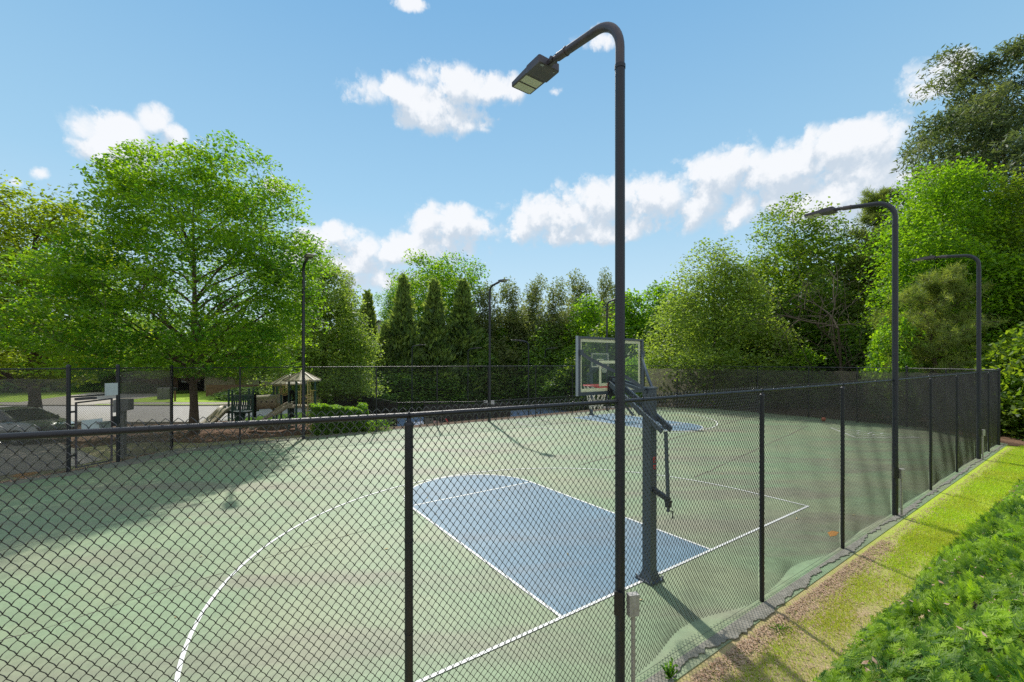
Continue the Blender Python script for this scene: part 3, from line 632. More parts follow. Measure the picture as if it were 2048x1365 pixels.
# pedestal box
X, Z = PX(247, 15.9), 15.9
pb = thing('pedestal_box', (X, Z, 0), 'grey box on a square post standing behind the windscreen just right of the gate', 'utility box')
MB().box((0, 0, .85), (.14, .12, 1.7)).box((0, 0, -.02), (.3, .3, .1)).build('pedestal_post', M['grey'], pb)
MB().add([(-.28, -.12, 1.62), (.28, -.12, 1.72), (.28, .12, 1.72), (-.28, .12, 1.62), (-.28, -.12, 2.08), (.28, -.12, 2.08), (.28, .12, 2.12), (-.28, .12, 2.12)], [(0, 3, 2, 1), (4, 5, 6, 7), (0, 1, 5, 4), (2, 3, 7, 6), (0, 4, 7, 3), (1, 2, 6, 5)]).build('box_housing', M['grey'], pb)
# tennis gate with signs and red hose
tgx, tgz = PX(862, 30.6), 30.6
tg = thing('gate', (tgx, tgz, tz), 'tennis court gate with hanging signs, seen past the far court fence', 'gate')
m = MB(); 
for x in (-.75, .75): m.tube([(x, -.1, 0), (x, -.1, 2.3)], .035, 8)
m.tube([(-.75, -.1, 2.25), (.75, -.1, 2.35)], .03, 8).tube([(-.75, -.1, .3), (.75, -.1, .3)], .025, 8); m.build('gate_frame', M['silver'], tg)
MB().box((-.1, -.16, 1.55), (.6, .02, .75)).build('grey_sign', M['grey'], tg)
MB().box((.42, -.19, 1.5), (.42, .02, .5)).build('white_sign', M['signp'], tg)
MB().box((-.62, -.2, 1.1), (.2, .02, .9)).build('narrow_sign', M['sign'], tg)
hs = MB(); hs.tube([(PX(890, 30.4) + .28 * math.sin(a) - .05, 30.35, -1.05 + .55 * math.cos(a)) for a in np.linspace(.15, 2.9, 14)], .06, 8)
tag(hs.build('hose', M['red']), 'red curved hose hanging on the tennis fence beside its gate', 'hose')
bx, bz_ = PX(978, 31.5), 31.5
bs = thing('notice_board', (bx, bz_, tz), 'small white notice board standing behind the middle far lamp pole', 'sign')
MB().box((0, 0, 2.95), (.8, .03, .28)).build('board', M['sign'], bs); MB().box((0, .04, 1.4), (.06, .05, 2.9)).build('board_post', M['black'], bs)
cx_, cz_ = PX(1228, 33), 33
ch = thing('courtside_bench', (cx_, cz_, tz + .0), 'white bench beside the tennis court, seen right of the far hoop pole', 'bench')
MB().box((0, 0, 2.0), (1.5, .45, .05)).build('seat', M['white'], ch); MB().box((0, .24, 2.3), (1.5, .05, .35)).build('backrest', M['white'], ch)
for x in (-.65, .65): MB().box((x, 0, .99), (.07, .4, 1.98)).build('leg', M['white'], ch)
BASKETBALL = pz(1647, 843)
bl = MB(); bl.lathe((0, 0, .12), [(.12 * math.sin(a), -.12 * math.cos(a)) for a in np.linspace(0.01, math.pi - .01, 14)], 20)
o = bl.build('basketball', M['orange']); o.location = (*BASKETBALL, .002); tag(o, 'orange basketball lying at the foot of the back fence', 'ball')

# ------------------------------------------------------------------ lamp poles
def lamp(name, x, y, h, arm, label, r=.055, head_d=None, box=False, group='arched lamp poles round the basketball court', z0=0, reach=1.0):
    """arm: unit xy direction of the arm"""
    t = thing(name, (x, y, z0), label, 'lamp pole', group, math.atan2(arm[1], arm[0]))
    m = MB(); m.tube([(0, 0, -.05), (0, 0, h - .62)], r, 20); m.tube([(0, 0, h - .64), (0, 0, h - .60)], r * 1.1, 20)
    for z in (.7, 1.5, 2.2, 2.86, 2.98): m.tube([((r + .002) * math.cos(a), (r + .002) * math.sin(a), z + .01 * math.sin(2 * a)) for a in np.linspace(0, 2 * math.pi, 17)], .002, 4)
    m.build('pole', M['pole'], t)
    R_ = .40; k = MB(); pts = [(0, 0, h - .6)] + [(R_ - R_ * math.cos(a), 0, h - R_ - .02 + (R_) * math.sin(a)) for a in np.linspace(0, R(84), 12)] + [(.84, 0, h + .045)]
    k.tube(pts, r * .93, 18); k.build('arm', M['bronze' if box == 'near' else 'pole'], t)
    c = MB(); c.tube([(.80, 0, h + .04), (.98, 0, h + .062)], r * .95, 16).tube([(.82, 0, h + .043), (.84, 0, h + .045)], r * 1.08, 16)
    c.tube([(.96, 0, h + .06), (1.04, 0, h + .07)], r * .7, 12).box((1.07, 0, h + .075), (.12, .035, .075)).box((1.12, 0, h + .08), (.1, .07, .05)).tube([(1.07, -.05, h + .08), (1.07, .05, h + .08)], .03, 10)
    c.build('knuckle', M['bronze'], t)
    hd = MB(); a0, a1, w = 1.14, 1.78, .165; z = h + .085
    prof = [(a0, .155, -.045, .045), (a0 + .02, w, -.05, .05), (a0 + .26, w, -.05, .05), (a0 + .29, w - .005, -.035, .04), (a1 - .03, w - .005, -.028, .02), (a1, w - .03, -.018, .008)]
    V = []
    for px_, hw, lo, hi in prof: V += [(px_, -hw, z + lo), (px_, hw, z + lo), (px_, hw, z + hi), (px_, -hw, z + hi)]
    Fs = [(0, 3, 2, 1), (20, 21, 22, 23)]
    for i in range(5):
        for j in range(4): Fs.append((4 * i + j, 4 * i + (j + 1) % 4, 4 * i + 4 + (j + 1) % 4, 4 * i + 4 + j))
    hd.add(V, Fs); head = hd.build('lamp_head', M['bronze'], t)
    for q in ((a0 + .31, a0 + .445), (a0 + .475, a0 + .60)):
        MB().box(((q[0] + q[1]) / 2, 0, z - .0345 + (.002 if q[0] > a0 + .4 else 0)), (q[1] - q[0], .27, .009)).build('lens', M['lens'], head)
    MB().box((a0 + .03, .1, z - .052), (.03, .05, .006)).box((a0 + .05, -.11, z - .052), (.02, .02, .006)).build('screw_plate', M['silver'], head)
    if box:
        mrot = -math.atan2(arm[1], arm[0]); ux, uy = c_, s_                     # along the fence
        bk = MB(); g = Matrix.Rotation(mrot, 3, 'Z')
        bp = g @ Vector((.13, -.02, .95)); bk.box(bp, (.11, .07, .22), mrot + R(12)); bb = bk.build('electrical_box', M['boxm'], t)
        cd_ = MB(); cp_ = g @ Vector((.135, -.01, 0)); cd_.tube([(cp_.x, cp_.y, -.05), (cp_.x, cp_.y, .85)], .022, 10); cd_.build('conduit', M['boxm'], t)
        jp = MB(); q = g @ Vector((-.03, -.062, .98)); jp.box(q, (.09, .02, .24), mrot - R(20)); jp.build('access_plate', M['black'], t)
    return t
vd, nvd = (-s_, c_), (s_, -c_)
lamp('lamp_pole', 1.128, 4.458, 7.17, vd, 'nearest tall lamp pole with arched arm, rising through the middle of the view', .051, box='near')
p = cw(6.98, -1.36); lamp('lamp_pole', p.x, p.y, 7.20, vd, 'lamp pole on the near right fence, second nearest, its flat head over the court', .055, box=True)
p = cw(16.9, -1.33); lamp('lamp_pole', p.x, p.y, 7.42, vd, 'lamp pole on the near right fence closest to the fence corner and mulch', .06, box=True)
p = cw(-2.4, 17.0); lamp('lamp_pole', p.x, p.y, 7.95, nvd, 'lamp pole in front of the playground tower on the far fence', .065)
p = cw(7.56, 17.0); lamp('lamp_pole', p.x, p.y, 8.0, nvd, 'lamp pole on the far fence between the hedge and the near backboard', .065)
p = cw(17.5, 17.0); lamp('lamp_pole', p.x, p.y, 7.92, nvd, 'lamp pole on the far fence partly hidden behind the near backboard', .065)
for px_, Z, top, dr, lb in ((1057, 40, 683, -1, 'lower lamp pole by the tennis court, right of centre, its arm pointing left'), (824, 47, 692, 1, 'lower lamp pole in front of the columnar evergreens'), (936, 50, 698, 1, 'lower lamp pole beyond the tennis court, just left of the tall middle lamp pole'), (1290 - 200, 56, 698, 1, 'faint far lamp pole behind the tennis court, left of the near backboard')):
    lamp('lamp_pole', PX(px_, Z), Z, HZ(top, Z) - tz, (dr * .9, -.43), lb, .06, z0=tz, group='lamp poles round the tennis court')

# ------------------------------------------------------------------ basketball hoops
def hoop(name, u, v, dirv, label, dz=0, detail=True):
    """local frame: x along baseline, y towards the court"""
    o = thing(name, cw(u, v), label, 'basketball hoop', 'basketball hoops', TH + (0 if dirv > 0 else math.pi))
    pr = Matrix.Rotation(R(0), 3, 'Z')
    m = MB(); m.box((0, 0, 1.52 + dz / 2), (.155, .155, 3.04 + dz)); 
    m.add([(-.125, -.125, .02), (.125, -.125, .02), (.125, .125, .02), (-.125, .125, .02), (-.0785, -.0785, .16), (.0785, -.0785, .16), (.0785, .0785, .16), (-.0785, .0785, .16)], [(0, 1, 5, 4), (1, 2, 6, 5), (2, 3, 7, 6), (3, 0, 4, 7)])
    m.box((0, 0, .015), (.32, .32, .028)); m.box((0, 0, 3.06 + dz), (.19, .17, .03)); m.build('support_post', M['slate'], o)
    b = MB()
    for x in (-.142, .142):
        for y in (-.142, .142): b.tube([(x, y, .02), (x, y, .075)], .014, 8)
    b.build('anchor_bolts', M['silver'], o)
    by, z0, z1, hw = .785, 2.92 + dz, 3.90 + dz, .83
    fr = MB(); w = .055
    fr.box((-hw + w / 2, by, (z0 + z1) / 2), (w, .05, z1 - z0)).box((hw - w / 2, by, (z0 + z1) / 2), (w, .05, z1 - z0))
    fr.box((0, by, z0 + w / 2), (2 * (hw - w), .05, w)).box((0, by, z1 - w * .3), (2 * (hw - w), .05, w * .6)); bd = fr.build('backboard_frame', M['slate'], o)
    eg = MB().box((-hw - .004, by, (z0 + z1) / 2), (.008, .055, z1 - z0 + .01)); eg.build('frame_edge', M['slatel'], bd)
    MB().box((0, by + .004, (z0 + z1) / 2), (2 * (hw - w), .012, z1 - z0 - w * 1.5)).build('backboard_glass', M['glass'], o)
    tb = MB(); y = by + .013; gw, gz0, gz1, q = hw - w, z0 + w, z1 - w * .6, .055
    def rect(cx, lo, hi, hw_, t, yy=y):
        tb.box((cx - hw_ + t / 2, yy, (lo + hi) / 2), (t, .004, hi - lo)).box((cx + hw_ - t / 2, yy, (lo + hi) / 2), (t, .004, hi - lo))
        tb.box((cx, yy, lo + t / 2), (2 * (hw_ - t), .004, t)).box((cx, yy, hi - t / 2), (2 * (hw_ - t), .004, t))
    rect(0, gz0, gz1, gw, q); rect(0, 3.06 + dz, 3.5 + dz, .305, .05); tb.build('backboard_border', M['cream'], o)
    rm = MB(); rc = by + .38; rm.tube([(.229 * math.cos(a), rc + .229 * math.sin(a), 3.05 + dz) for a in np.linspace(0, 2 * math.pi, 33)], .010, 8)
    rm.box((0, by + .075, 3.02 + dz), (.15, .13, .12)).box((0, by + .02, 3.02 + dz), (.2, .02, .18)); rm.add([(-.2, rc - .1, 3.04 + dz), (-.05, by + .03, 3.0 + dz), (-.05, by + .03, 3.05 + dz)], [(0, 1, 2)]).add([(.2, rc - .1, 3.04 + dz), (.05, by + .03, 3.0 + dz), (.05, by + .03, 3.05 + dz)], [(0, 1, 2)])
    rm.tube([(.2, rc - .11, 3.05 + dz), (.05, by + .03, 2.98 + dz)], .01, 6).tube([(-.2, rc - .11, 3.05 + dz), (-.05, by + .03, 2.98 + dz)], .01, 6)
    rm.build('rim', M['red'], o)
    nn = MB(); K = 12
    rad = lambda t: .225 - .115 * t ** .8
    for k in range(K):
        for sg in (1, -1):
            nn.tube([(rad(t) * math.cos(2 * math.pi * (k + sg * t * 2.0) / K), rc + rad(t) * math.sin(2 * math.pi * (k + sg * t * 2.0) / K), 3.04 + dz - .42 * t) for t in np.linspace(0, 1, 9)], .0055, 4)
    nn.build('net', M['net'], o)
    # lifting linkage: pair of heavy beams through the post, upper struts, height rod
    ar = MB()
    for x in (-.11, .11):
        ar.bar((x, -.32, 2.42 + dz), (x, by - .06, 3.10 + dz), .03, .085)
    ar.bar((-.1, -.25, 2.46 + dz), (.1, -.25, 2.46 + dz), .03, .06).bar((-.1, .35, 2.78 + dz), (.1, .35, 2.78 + dz), .03, .04); ar.build('lower_arm', M['slate'], o)
    ed = MB()
    for x in (-.13, .13):
        ed.bar((x, -.32, 2.47 + dz), (x, by - .06, 3.15 + dz), .012, .012)
    ed.build('arm_edge', M['slatel'], o)
    a2 = MB()
    for x in (-.09, .09): a2.bar((x, -.02, 3.0 + dz), (x, by - .06, 3.18 + dz), .03, .05)
    for x in (-.09, .09): a2.bar((x * .9, .25, 2.60 + dz), (x * .9, by - .1, 2.98 + dz), .02, .03)
    a2.build('upper_arm', M['slate'], o)
    MB().box((0, by - .055, 3.06 + dz), (.24, .06, .34)).build('mounting_plate', M['black'], o)
    st = MB()
    for sx in (-1, 1):
        P = [(sx * (hw - .06), by - .04, 3.62 + dz), (sx * (hw - .17), by - .13, 3.52 + dz), (sx * .25, .22, 3.22 + dz), (sx * .095, .02, 3.05 + dz)]
        for i in range(3): st.bar(P[i], P[i + 1], .03, .05)
        st.tube([(sx * .10, .02, 3.05 + dz), (sx * .13, .02, 3.05 + dz)], .03, 8); st.box((sx * (hw - .05), by - .04, 3.63 + dz), (.06, .05, .09))
    st.build('brace', M['slate'], o)
    rd = MB(); rd.bar((0, -.30, 2.40 + dz), (0, -.34, 1.42), .035, .045).tube([(0, -.34, 1.45), (0, -.345, 1.18)], .022, 8); rd.build('height_rod', M['slate'], o)
    ck = MB(); ck.bar((0, -.075, 1.46), (0, -.36, 1.36), .06, .07).tube([(0, -.34, 1.2), (.09, -.36, 1.17), (.09, -.36, 1.06)], .010, 6).box((0, -.345, 1.30), (.08, .07, .10)); ck.build('crank', M['black'], o)
    if detail:
        lg = MB(); g = random.Random(3); x = -.0795
        for i, (zz, hh) in enumerate(((2.02, .07), (1.94, .05), (1.88, .035), (1.83, .05), (1.76, .05), (1.69, .05))):
            pass
        return o
    return o
h1 = hoop('basketball_hoop', 0, 0, 1, 'near basketball hoop seen from behind, glass backboard and dark slate post with lifting arms')
hoop('basketball_hoop', 14.9, 16.0, -1, 'far basketball hoop facing the view, seen through the near glass backboard', dz=.22, detail=False)
# logo outline and marks on the post's rear face (worn, vertical)
def logo():
    y = -.0795; ro = MB(); wo = MB()
    for zz, hh in ((2.00, .004), (1.42 + .06, .004)): wo.box((.02, y, zz), (.085, .003, hh))
    wo.box((-.022, y, 1.74), (.004, .003, .52)).box((.062, y, 1.74), (.004, .003, .52))
    for zc in (1.60, 1.53): wo.box((.02, y, zc), (.05, .003, .006)).box((0, y, zc + .02), (.008, .003, .04)).box((.04, y, zc + .02), (.008, .003, .04))
    wo.build('logo_outline', M['grey'], h1)
    # open ring letter and bar letter
    ro.box((.02, y - .001, 1.965), (.06, .003, .012)).box((-.006, y - .001, 1.925), (.012, .003, .07)).box((.046, y - .001, 1.94), (.012, .003, .04)).box((.02, y - .001, 1.885), (.06, .003, .012)).box((.022, y - .001, 1.92), (.012, .003, .05))
    ro.box((.02, y - .001, 1.83), (.065, .003, .02)).box((.02, y - .001, 1.79), (.05, .003, .03)); ro.build('logo_mark', M['red'], h1)
logo()

# ------------------------------------------------------------------ foliage machinery
def leaves(Cn, sig, n, size, g, up=.5, aspect=.55, shape='kite', droop=0, jit=.35):
    """Cn: (k,3) clump centres ; sig: (k,3) or 3 ; n leaves per clump -> V, F"""
    Cn = np.repeat(Cn, n, 0); sg = np.repeat(np.broadcast_to(sig, (len(Cn) // n, 3)), n, 0)
    off = g.normal(0, 1, Cn.shape); off /= np.maximum(1, np.linalg.norm(off, axis=1, keepdims=True) / 1.9)
    P = Cn + off * sg; P[:, 2] -= droop * (off[:, 0] ** 2 + off[:, 1] ** 2) * sg[:, 2]
    K = len(P); nr = g.normal(0, 1, (K, 3)); nr[:, 2] = np.abs(nr[:, 2]) + up * 1.5; nr /= np.linalg.norm(nr, axis=1, keepdims=True)
    d = g.normal(0, 1, (K, 3)); d -= nr * (d * nr).sum(1, keepdims=True); d /= np.linalg.norm(d, axis=1, keepdims=True); s = np.cross(nr, d)
    L = size * (1 - jit + 2 * jit * g.random((K, 1))); Wd = L * aspect
    leaves.tint = .5 + np.repeat(g.normal(0, .34, K // n), n) + .14 * g.normal(0, 1, K)
    V = np.stack([P - d * L * .5, P + s * Wd * .5 - nr * L * .08, P + d * L * .5, P - s * Wd * .5 - nr * L * .08], 1).reshape(-1, 3)
    return V, np.arange(4 * K).reshape(-1, 4)
def fnoise(g, k=6):
    A = g.normal(0, 1, (k, 3)); ph = g.random(k) * 6.28
    return lambda P: sum(np.sin((P * A[i]).sum(-1) * (1 + .6 * i) + ph[i]) / (1 + .4 * i) for i in range(k)) / 2
def tubes_np(mb, pts, r0, r1, n=5): mb.tube(pts, list(np.linspace(r0, r1, len(pts))), n, cap=False)
def crown_tree(h, w, cb, prof, nc, nl, leaf, g, trunk_r, limbs=16, sig=(.5, .5, .24), depth=None, inner=.25, lean=0, lump=.2, up=.5, aspect=.6, droop=.4, sink=False):
    """returns trunk mesh, crown mesh (local coordinates, base at origin)"""
    prof = np.array(prof); depth = depth or w; nz = fnoise(g); C_ = []
    t = g.random(nc * 3) ; Rr = np.interp(t, np.linspace(0, 1, len(prof)), prof)
    keep = g.random(nc * 3) < (Rr / prof.max()) ** 1.2; t = t[keep][:nc]; Rr = Rr[keep][:nc]
    an = g.random(len(t)) * 2 * math.pi; rr = inner + (1 - inner) * g.random(len(t)) ** .45
    dirs = np.stack([np.cos(an), np.sin(an), (t - .5) * 2], 1); lm = 1 + lump * nz(dirs * 2.2)
    x = Rr * rr * lm * np.cos(an) * w / 2; y = Rr * rr * lm * np.sin(an) * depth / 2; z = cb + (h - cb) * np.clip(t + lump * .25 * nz(dirs * 3) * (rr > .6), 0, 1.02)
    x = x + lean * (z / h); C_ = np.stack([x, y, z], 1)
    tr = MB(); top = h * .86
    tp_ = [(lean * k / 8 + .12 * math.sin(k * 1.7) * (k > 1) * trunk_r * 3, .1 * math.sin(k * 2.3) * (k > 1) * trunk_r * 3, -.1 + (top + .1) * k / 8) for k in range(9)]
    tr.tube(tp_, [trunk_r * (1.35 if k == 0 else (1 - .11 * k)) for k in range(9)], 10, cap=False)
    tips = C_[g.choice(len(C_), min(limbs, len(C_)), False)]; lp = []
    def tpt(z): k = np.clip((z + .1) / (top + .1) * 8, 0, 8); i = int(min(7, k)); f = k - i; a, b = np.array(tp_[i]), np.array(tp_[i + 1]); return a + (b - a) * f
    for q in tips:
        rad = math.hypot(q[0], q[1]); z0 = max(cb * .75, min(top * .95, q[2] - rad * .75)); a = tpt(z0)
        P = []
        for k in range(7):
            s = k / 6; p = a + (q - a) * s; p[2] = a[2] + (q[2] - a[2]) * s ** .8 ; p = p + g.normal(0, .04 * rad * .4, 3) * (0 < k < 6); P.append(p)
        r0 = trunk_r * (.42 - .25 * z0 / h); tubes_np(tr, P, r0, max(.012, r0 * .2), 6); lp += [(p, max(.012, r0 * (1 - .13 * k))) for k, p in enumerate(P)]
    LP = np.array([p for p, _ in lp]); LR = [r for _, r in lp]
    for q in C_[:min(len(C_), 420)]:
        dd = np.linalg.norm(LP - q, axis=1) + (LP[:, 2] > q[2]) * 1.5; i = int(dd.argmin()); a = LP[i]; r0 = min(LR[i] * .5, .035)
        mid = (a + q) / 2 + np.array([0, 0, .08 * dd[i]]) + g.normal(0, .06, 3); tr.tube([a, mid, q], [max(.01, r0), max(.008, r0 * .6), .006], 3, cap=False)
    sc_ = np.array(sig) * (.7 + .6 * g.random((len(C_), 1)))
    V, Fq = leaves(C_, sc_, nl, leaf, g, up, aspect, droop=droop)
    return tr, npmesh('crown', V, Fq, tint=leaves.tint)
def place_tree(name, mk, x, y, label, cat='tree', group=None, leafm=None, barkm=None, scale=1, rz=0, mesh=None, z=None, sz=None):
    zz = float(gh(x, y)) if z is None else z
    t = thing(name, (x, y, zz), label, cat, group, rz)
    t.scale = (scale, scale, sz or scale)
    return t
_protos = {}
def tree(kind, key, x, y, label, H, Wd, leafm, barkm='limb', group=None, rz=0, name='tree', **k):
    """build a prototype once per key, afterwards copy its meshes scaled to H x Wd"""
    if key not in _protos:
        tr, cm = kind(H, Wd, **k); _protos[key] = (tr, cm, H, Wd, None)
        t = place_tree(name, None, x, y, label, group=group, rz=rz)
        if tr is not None: a = tr.build('trunk', M[barkm], t); a_d = a.data
        else: a_d = None
        b = link('crown', cm, M[leafm], t); _protos[key] = (a_d, cm, H, Wd)
    else:
        a_d, cm, H0, W0 = _protos[key]
        t = place_tree(name, None, x, y, label, group=group, rz=rz); t.scale = (Wd / W0, Wd / W0, H / H0)
        if a_d: link('trunk', a_d, None, t)
        link('crown', cm, None, t)
    return t
def decid(H, Wd, seed=1, cb=2, prof=(.5, .85, 1, .95, .8, .6, .35, .1), nc=400, nl=60, leaf=.16, trunk_r=.2, **k):
    return crown_tree(H, Wd, cb, prof, nc, nl, leaf, np.random.default_rng(seed), trunk_r, **k)
def pine(H, Wd, seed=1, cb=4, nb=60, nt=9, nn=16, needle=.2, nw=.03, trunk_r=.22, prof=(.6, 1, .95, .8, .6, .35), tuft=.17, up=.15):
    g = np.random.default_rng(seed); tr = MB()
    tr.tube([(.15 * math.sin(k), .1 * math.cos(k * 1.3), -.1 + H * k / 8) for k in range(9)], [trunk_r * (1.1 - .12 * k) for k in range(9)], 8, cap=False)
    T_ = []
    for b in range(nb):
        t = g.random() ** .9; z = cb + (H - cb) * t; L = np.interp(t, np.linspace(0, 1, len(prof)), prof) * Wd / 2 * (.55 + .5 * g.random()); a = g.random() * 6.283
        rise = L * (up + .35 * t); P = [np.array([.15 * math.sin(z / H * 8), .1 * math.cos(z / H * 10), z])]
        for s in (.35, .7, 1): P.append(P[0] + np.array([math.cos(a) * L * s, math.sin(a) * L * s, rise * s ** 1.6]) + g.normal(0, .08, 3))
        tubes_np(tr, P, max(.025, trunk_r * .28 * (1 - t * .6)), .012, 4)
        for s in 1 - g.random(nt) ** 1.3 * .72:
            p = P[0] + (P[-1] - P[0]) * s; p[2] = P[0][2] + rise * s ** 1.6; q = p + g.normal(0, 1, 3) * np.array([.35, .35, .16]) * (L * .28 + .15) ; T_.append(q)
            tr.tube([p, q], .008, 3, cap=False)
    T_ += [np.array([0, 0, H]) + g.normal(0, .2, 3) for _ in range(6)]
    T_ = np.array(T_); K = len(T_); Cn = np.repeat(T_, nn, 0); d = g.normal(0, 1, Cn.shape); d[:, 2] += .55; d /= np.linalg.norm(d, axis=1, keepdims=True)
    s = np.cross(d, g.normal(0, 1, Cn.shape)); s /= np.linalg.norm(s, axis=1, keepdims=True); L = needle * (.7 + .6 * g.random((len(Cn), 1)))
    a = Cn + g.normal(0, tuft * .45, Cn.shape); V = np.stack([a - s * nw * .4, a + s * nw * .4, a + d * L + s * nw * .25, a + d * L - s * nw * .25], 1).reshape(-1, 3)
    return tr, npmesh('crown', V, np.arange(len(V)).reshape(-1, 4), tint=.5 + np.repeat(g.normal(0, .3, K), nn))
def cone(H, Wd, seed=1, n=16000, cb=.2, size=.34, trunk_r=.12, power=.8):
    g = np.random.default_rng(seed); tr = MB(); tr.tube([(0, 0, -.1), (0, 0, H * .92)], [trunk_r, .02], 6, cap=False)
    nz = fnoise(g); t = 1 - g.random(n) ** .62; a = g.random(n) * 6.283; rr = .3 + .7 * g.random(n) ** .6; rr = rr * (1 + .35 * (g.random(n) < .15))
    d0 = np.stack([np.cos(a), np.sin(a), t * 3], 1); Rr = (1 - t) ** power * np.minimum(1, (t + .08) * 7) * Wd / 2 * np.maximum(.15, 1 + .30 * nz(d0 * 2.4) + .22 * np.sin(t * 37 + 3 * np.sin(a)) + .15 * g.normal(0, 1, n)) * rr
    P = np.stack([Rr * np.cos(a), Rr * np.sin(a), cb + (H - cb) * t], 1)
    d = np.stack([np.cos(a) * .7, np.sin(a) * .7, np.full(n, 1.)], 1) + g.normal(0, .35, (n, 3)); d /= np.linalg.norm(d, axis=1, keepdims=True)
    s = np.cross(d, g.normal(0, 1, (n, 3))); s /= np.linalg.norm(s, axis=1, keepdims=True); L = size * (.6 + .8 * g.random((n, 1)))
    V = np.stack([P, P + d * L * .5 + s * L * .2, P + d * L, P + d * L * .5 - s * L * .2], 1).reshape(-1, 3)
    return tr, npmesh('crown', V, np.arange(len(V)).reshape(-1, 4), tint=.5 + .3 * nz(P * 2.0) + g.normal(0, .16, n))
OAKP = (.82, .98, 1, .98, .92, .83, .77, .72, .64, .28)
FULL = (.9, 1, 1, .97, .9, .8, .62, .38, .12)
def H_(top, Z, x=None): return HZ(top, Z)
def T_at(px, Z, top, wpx, kind, key, label, leafm, **k):
    for _ in range(60):                      # keep trees off the sunken tennis court
        u, v = wc(PX(px, Z), Z)
        if 3.5 < u < 32.5 and 21 < v < 46.5: Z += .5
        else: break
    x = PX(px, Z); H = HZ(top, Z) - float(gh(x, Z)); return tree(kind, key, x, Z, label, H, wpx / F * Z, leafm, **k)
# --- trees on the left
T_at(388, 20.9, 292, 480, decid, 'bigoak', 'large broad oak standing beside the playground, its tiered crown the biggest on the left', 'oak', barkm='bark', name='oak_tree', seed=11, cb=3.25, depth=9.5, prof=OAKP, nc=600, nl=140, leaf=.185, trunk_r=.19, limbs=44, sig=(.56, .56, .19), inner=.35, lump=.24, up=.6, aspect=.5, droop=.5)
T_at(70, 24.5, 388, 330, decid, 'leftoak', 'oak at the left edge of the view with its trunk behind the parked car', 'oak2', barkm='bark', name='oak_tree', seed=23, cb=2.6, prof=(.8, 1, 1, .95, .9, .8, .65, .4), nc=430, nl=110, leaf=.2, trunk_r=.3, limbs=26, sig=(.6, .6, .2), inner=.25, lump=.2)
T_at(648, 37, 512, 185, decid, 'willow', 'pale green willow oak behind the playground tower and hedge', 'willow', name='oak_tree', seed=31, cb=1.6, prof=(1.05, 1.1, 1, .85, .7, .52, .35, .16), nc=520, nl=90, leaf=.23, trunk_r=.24, limbs=20, sig=(.75, .75, .33), inner=.2)
T_at(-150, 27, 430, 300, decid, 'leftoak', 'oak just beyond the left edge of the view', 'oak2', name='oak_tree')
# --- tall trees right
T_at(1430, 37, 490, 245, decid, 'rounded', 'rounded olive green tree with a bushy crown down to the back fence', 'willow', name='broadleaf_tree', seed=41, cb=.4, prof=(1, 1.05, 1.02, .94, .82, .68, .5, .3, .12), nc=560, nl=85, leaf=.24, trunk_r=.2, limbs=30, sig=(.75, .75, .42), inner=.2, lump=.25)
T_at(1590, 43, 418, 235, decid, 'tallmid', 'tall mid green tree with a thin twiggy top, left of the leafless tree', 'mid', name='broadleaf_tree', seed=47, cb=2, prof=(.8, .95, 1, .95, .85, .75, .6, .4), nc=480, nl=80, leaf=.27, trunk_r=.25, limbs=30, sig=(.8, .8, .4), inner=.2, lump=.35)
T_at(1885, 29, 338, 230, decid, 'maple', 'bright yellow green tree rising between the two right lamp poles', 'lime', name='broadleaf_tree', seed=53, cb=2, prof=(.8, .95, 1, 1, .95, .85, .68, .35), nc=640, nl=85, leaf=.2, trunk_r=.22, limbs=28, sig=(.6, .6, .36), inner=.2, lump=.25)
T_at(2075, 27, 365, 260, decid, 'redge', 'dense green tree at the right edge of the view', 'mid', name='broadleaf_tree', seed=59, cb=1.5, prof=(.9, 1, 1, 1, .95, .88, .7, .4), nc=560, nl=85, leaf=.2, trunk_r=.24, limbs=28, sig=(.6, .6, .36), lump=.25)
T_at(2012, 37, 92, 470, decid, 'bigpine', 'tallest pine towering over the right side with dark layered boughs', 'pine2', barkm='pbark', name='pine_tree', seed=61, cb=8, prof=(.7, .9, 1, .95, .82, .66, .52, .36, .2), nc=680, nl=150, leaf=.42, trunk_r=.42, limbs=60, sig=(.8, .8, .36), inner=.15, lump=.38, aspect=.26, up=.2)
T_at(1748, 40, 395, 190, pine, 'midpine', 'slender pine behind the second lamp pole, lighter olive needles', 'pinel', barkm='pbark', name='pine_tree', seed=67, cb=3, nb=120, nt=18, nn=15, needle=.34, nw=.045, trunk_r=.25, prof=(1, 1, .9, .75, .55, .4, .25), tuft=.26)
T_at(1870, 25.5, 560, 230, pine, 'youngpine', 'young pine with pale needle sprays just beyond the back fence', 'pinel', barkm='pbark', name='pine_tree', seed=71, cb=.6, nb=110, nt=18, nn=18, needle=.25, nw=.028, trunk_r=.14, prof=(1, 1, .85, .6, .3), tuft=.2)
T_at(1975, 30, 470, 170, pine, 'midpine', 'pine half hidden between the bright tree and the right edge', 'pine', name='pine_tree')
SAP = dict(seed=73, cb=.2, prof=(.8, 1, 1, .8, .4), nc=110, nl=60, leaf=.2, trunk_r=.05, limbs=10, sig=(.32, .32, .2), lump=.4)
T_at(1600, 34, 700, 85, decid, 'sapling', 'bright sapling showing above the back fence, left of the leafless tree', 'lime', name='sapling', **SAP)
T_at(1790, 25.4, 640, 85, decid, 'sapling', 'bright sapling leaning over the back fence behind the second lamp pole', 'lime', name='sapling')
T_at(1320 - 60, 36, 720, 60, decid, 'sapling', 'yellow green sapling beside the near backboard and back fence corner', 'lime', name='sapling')
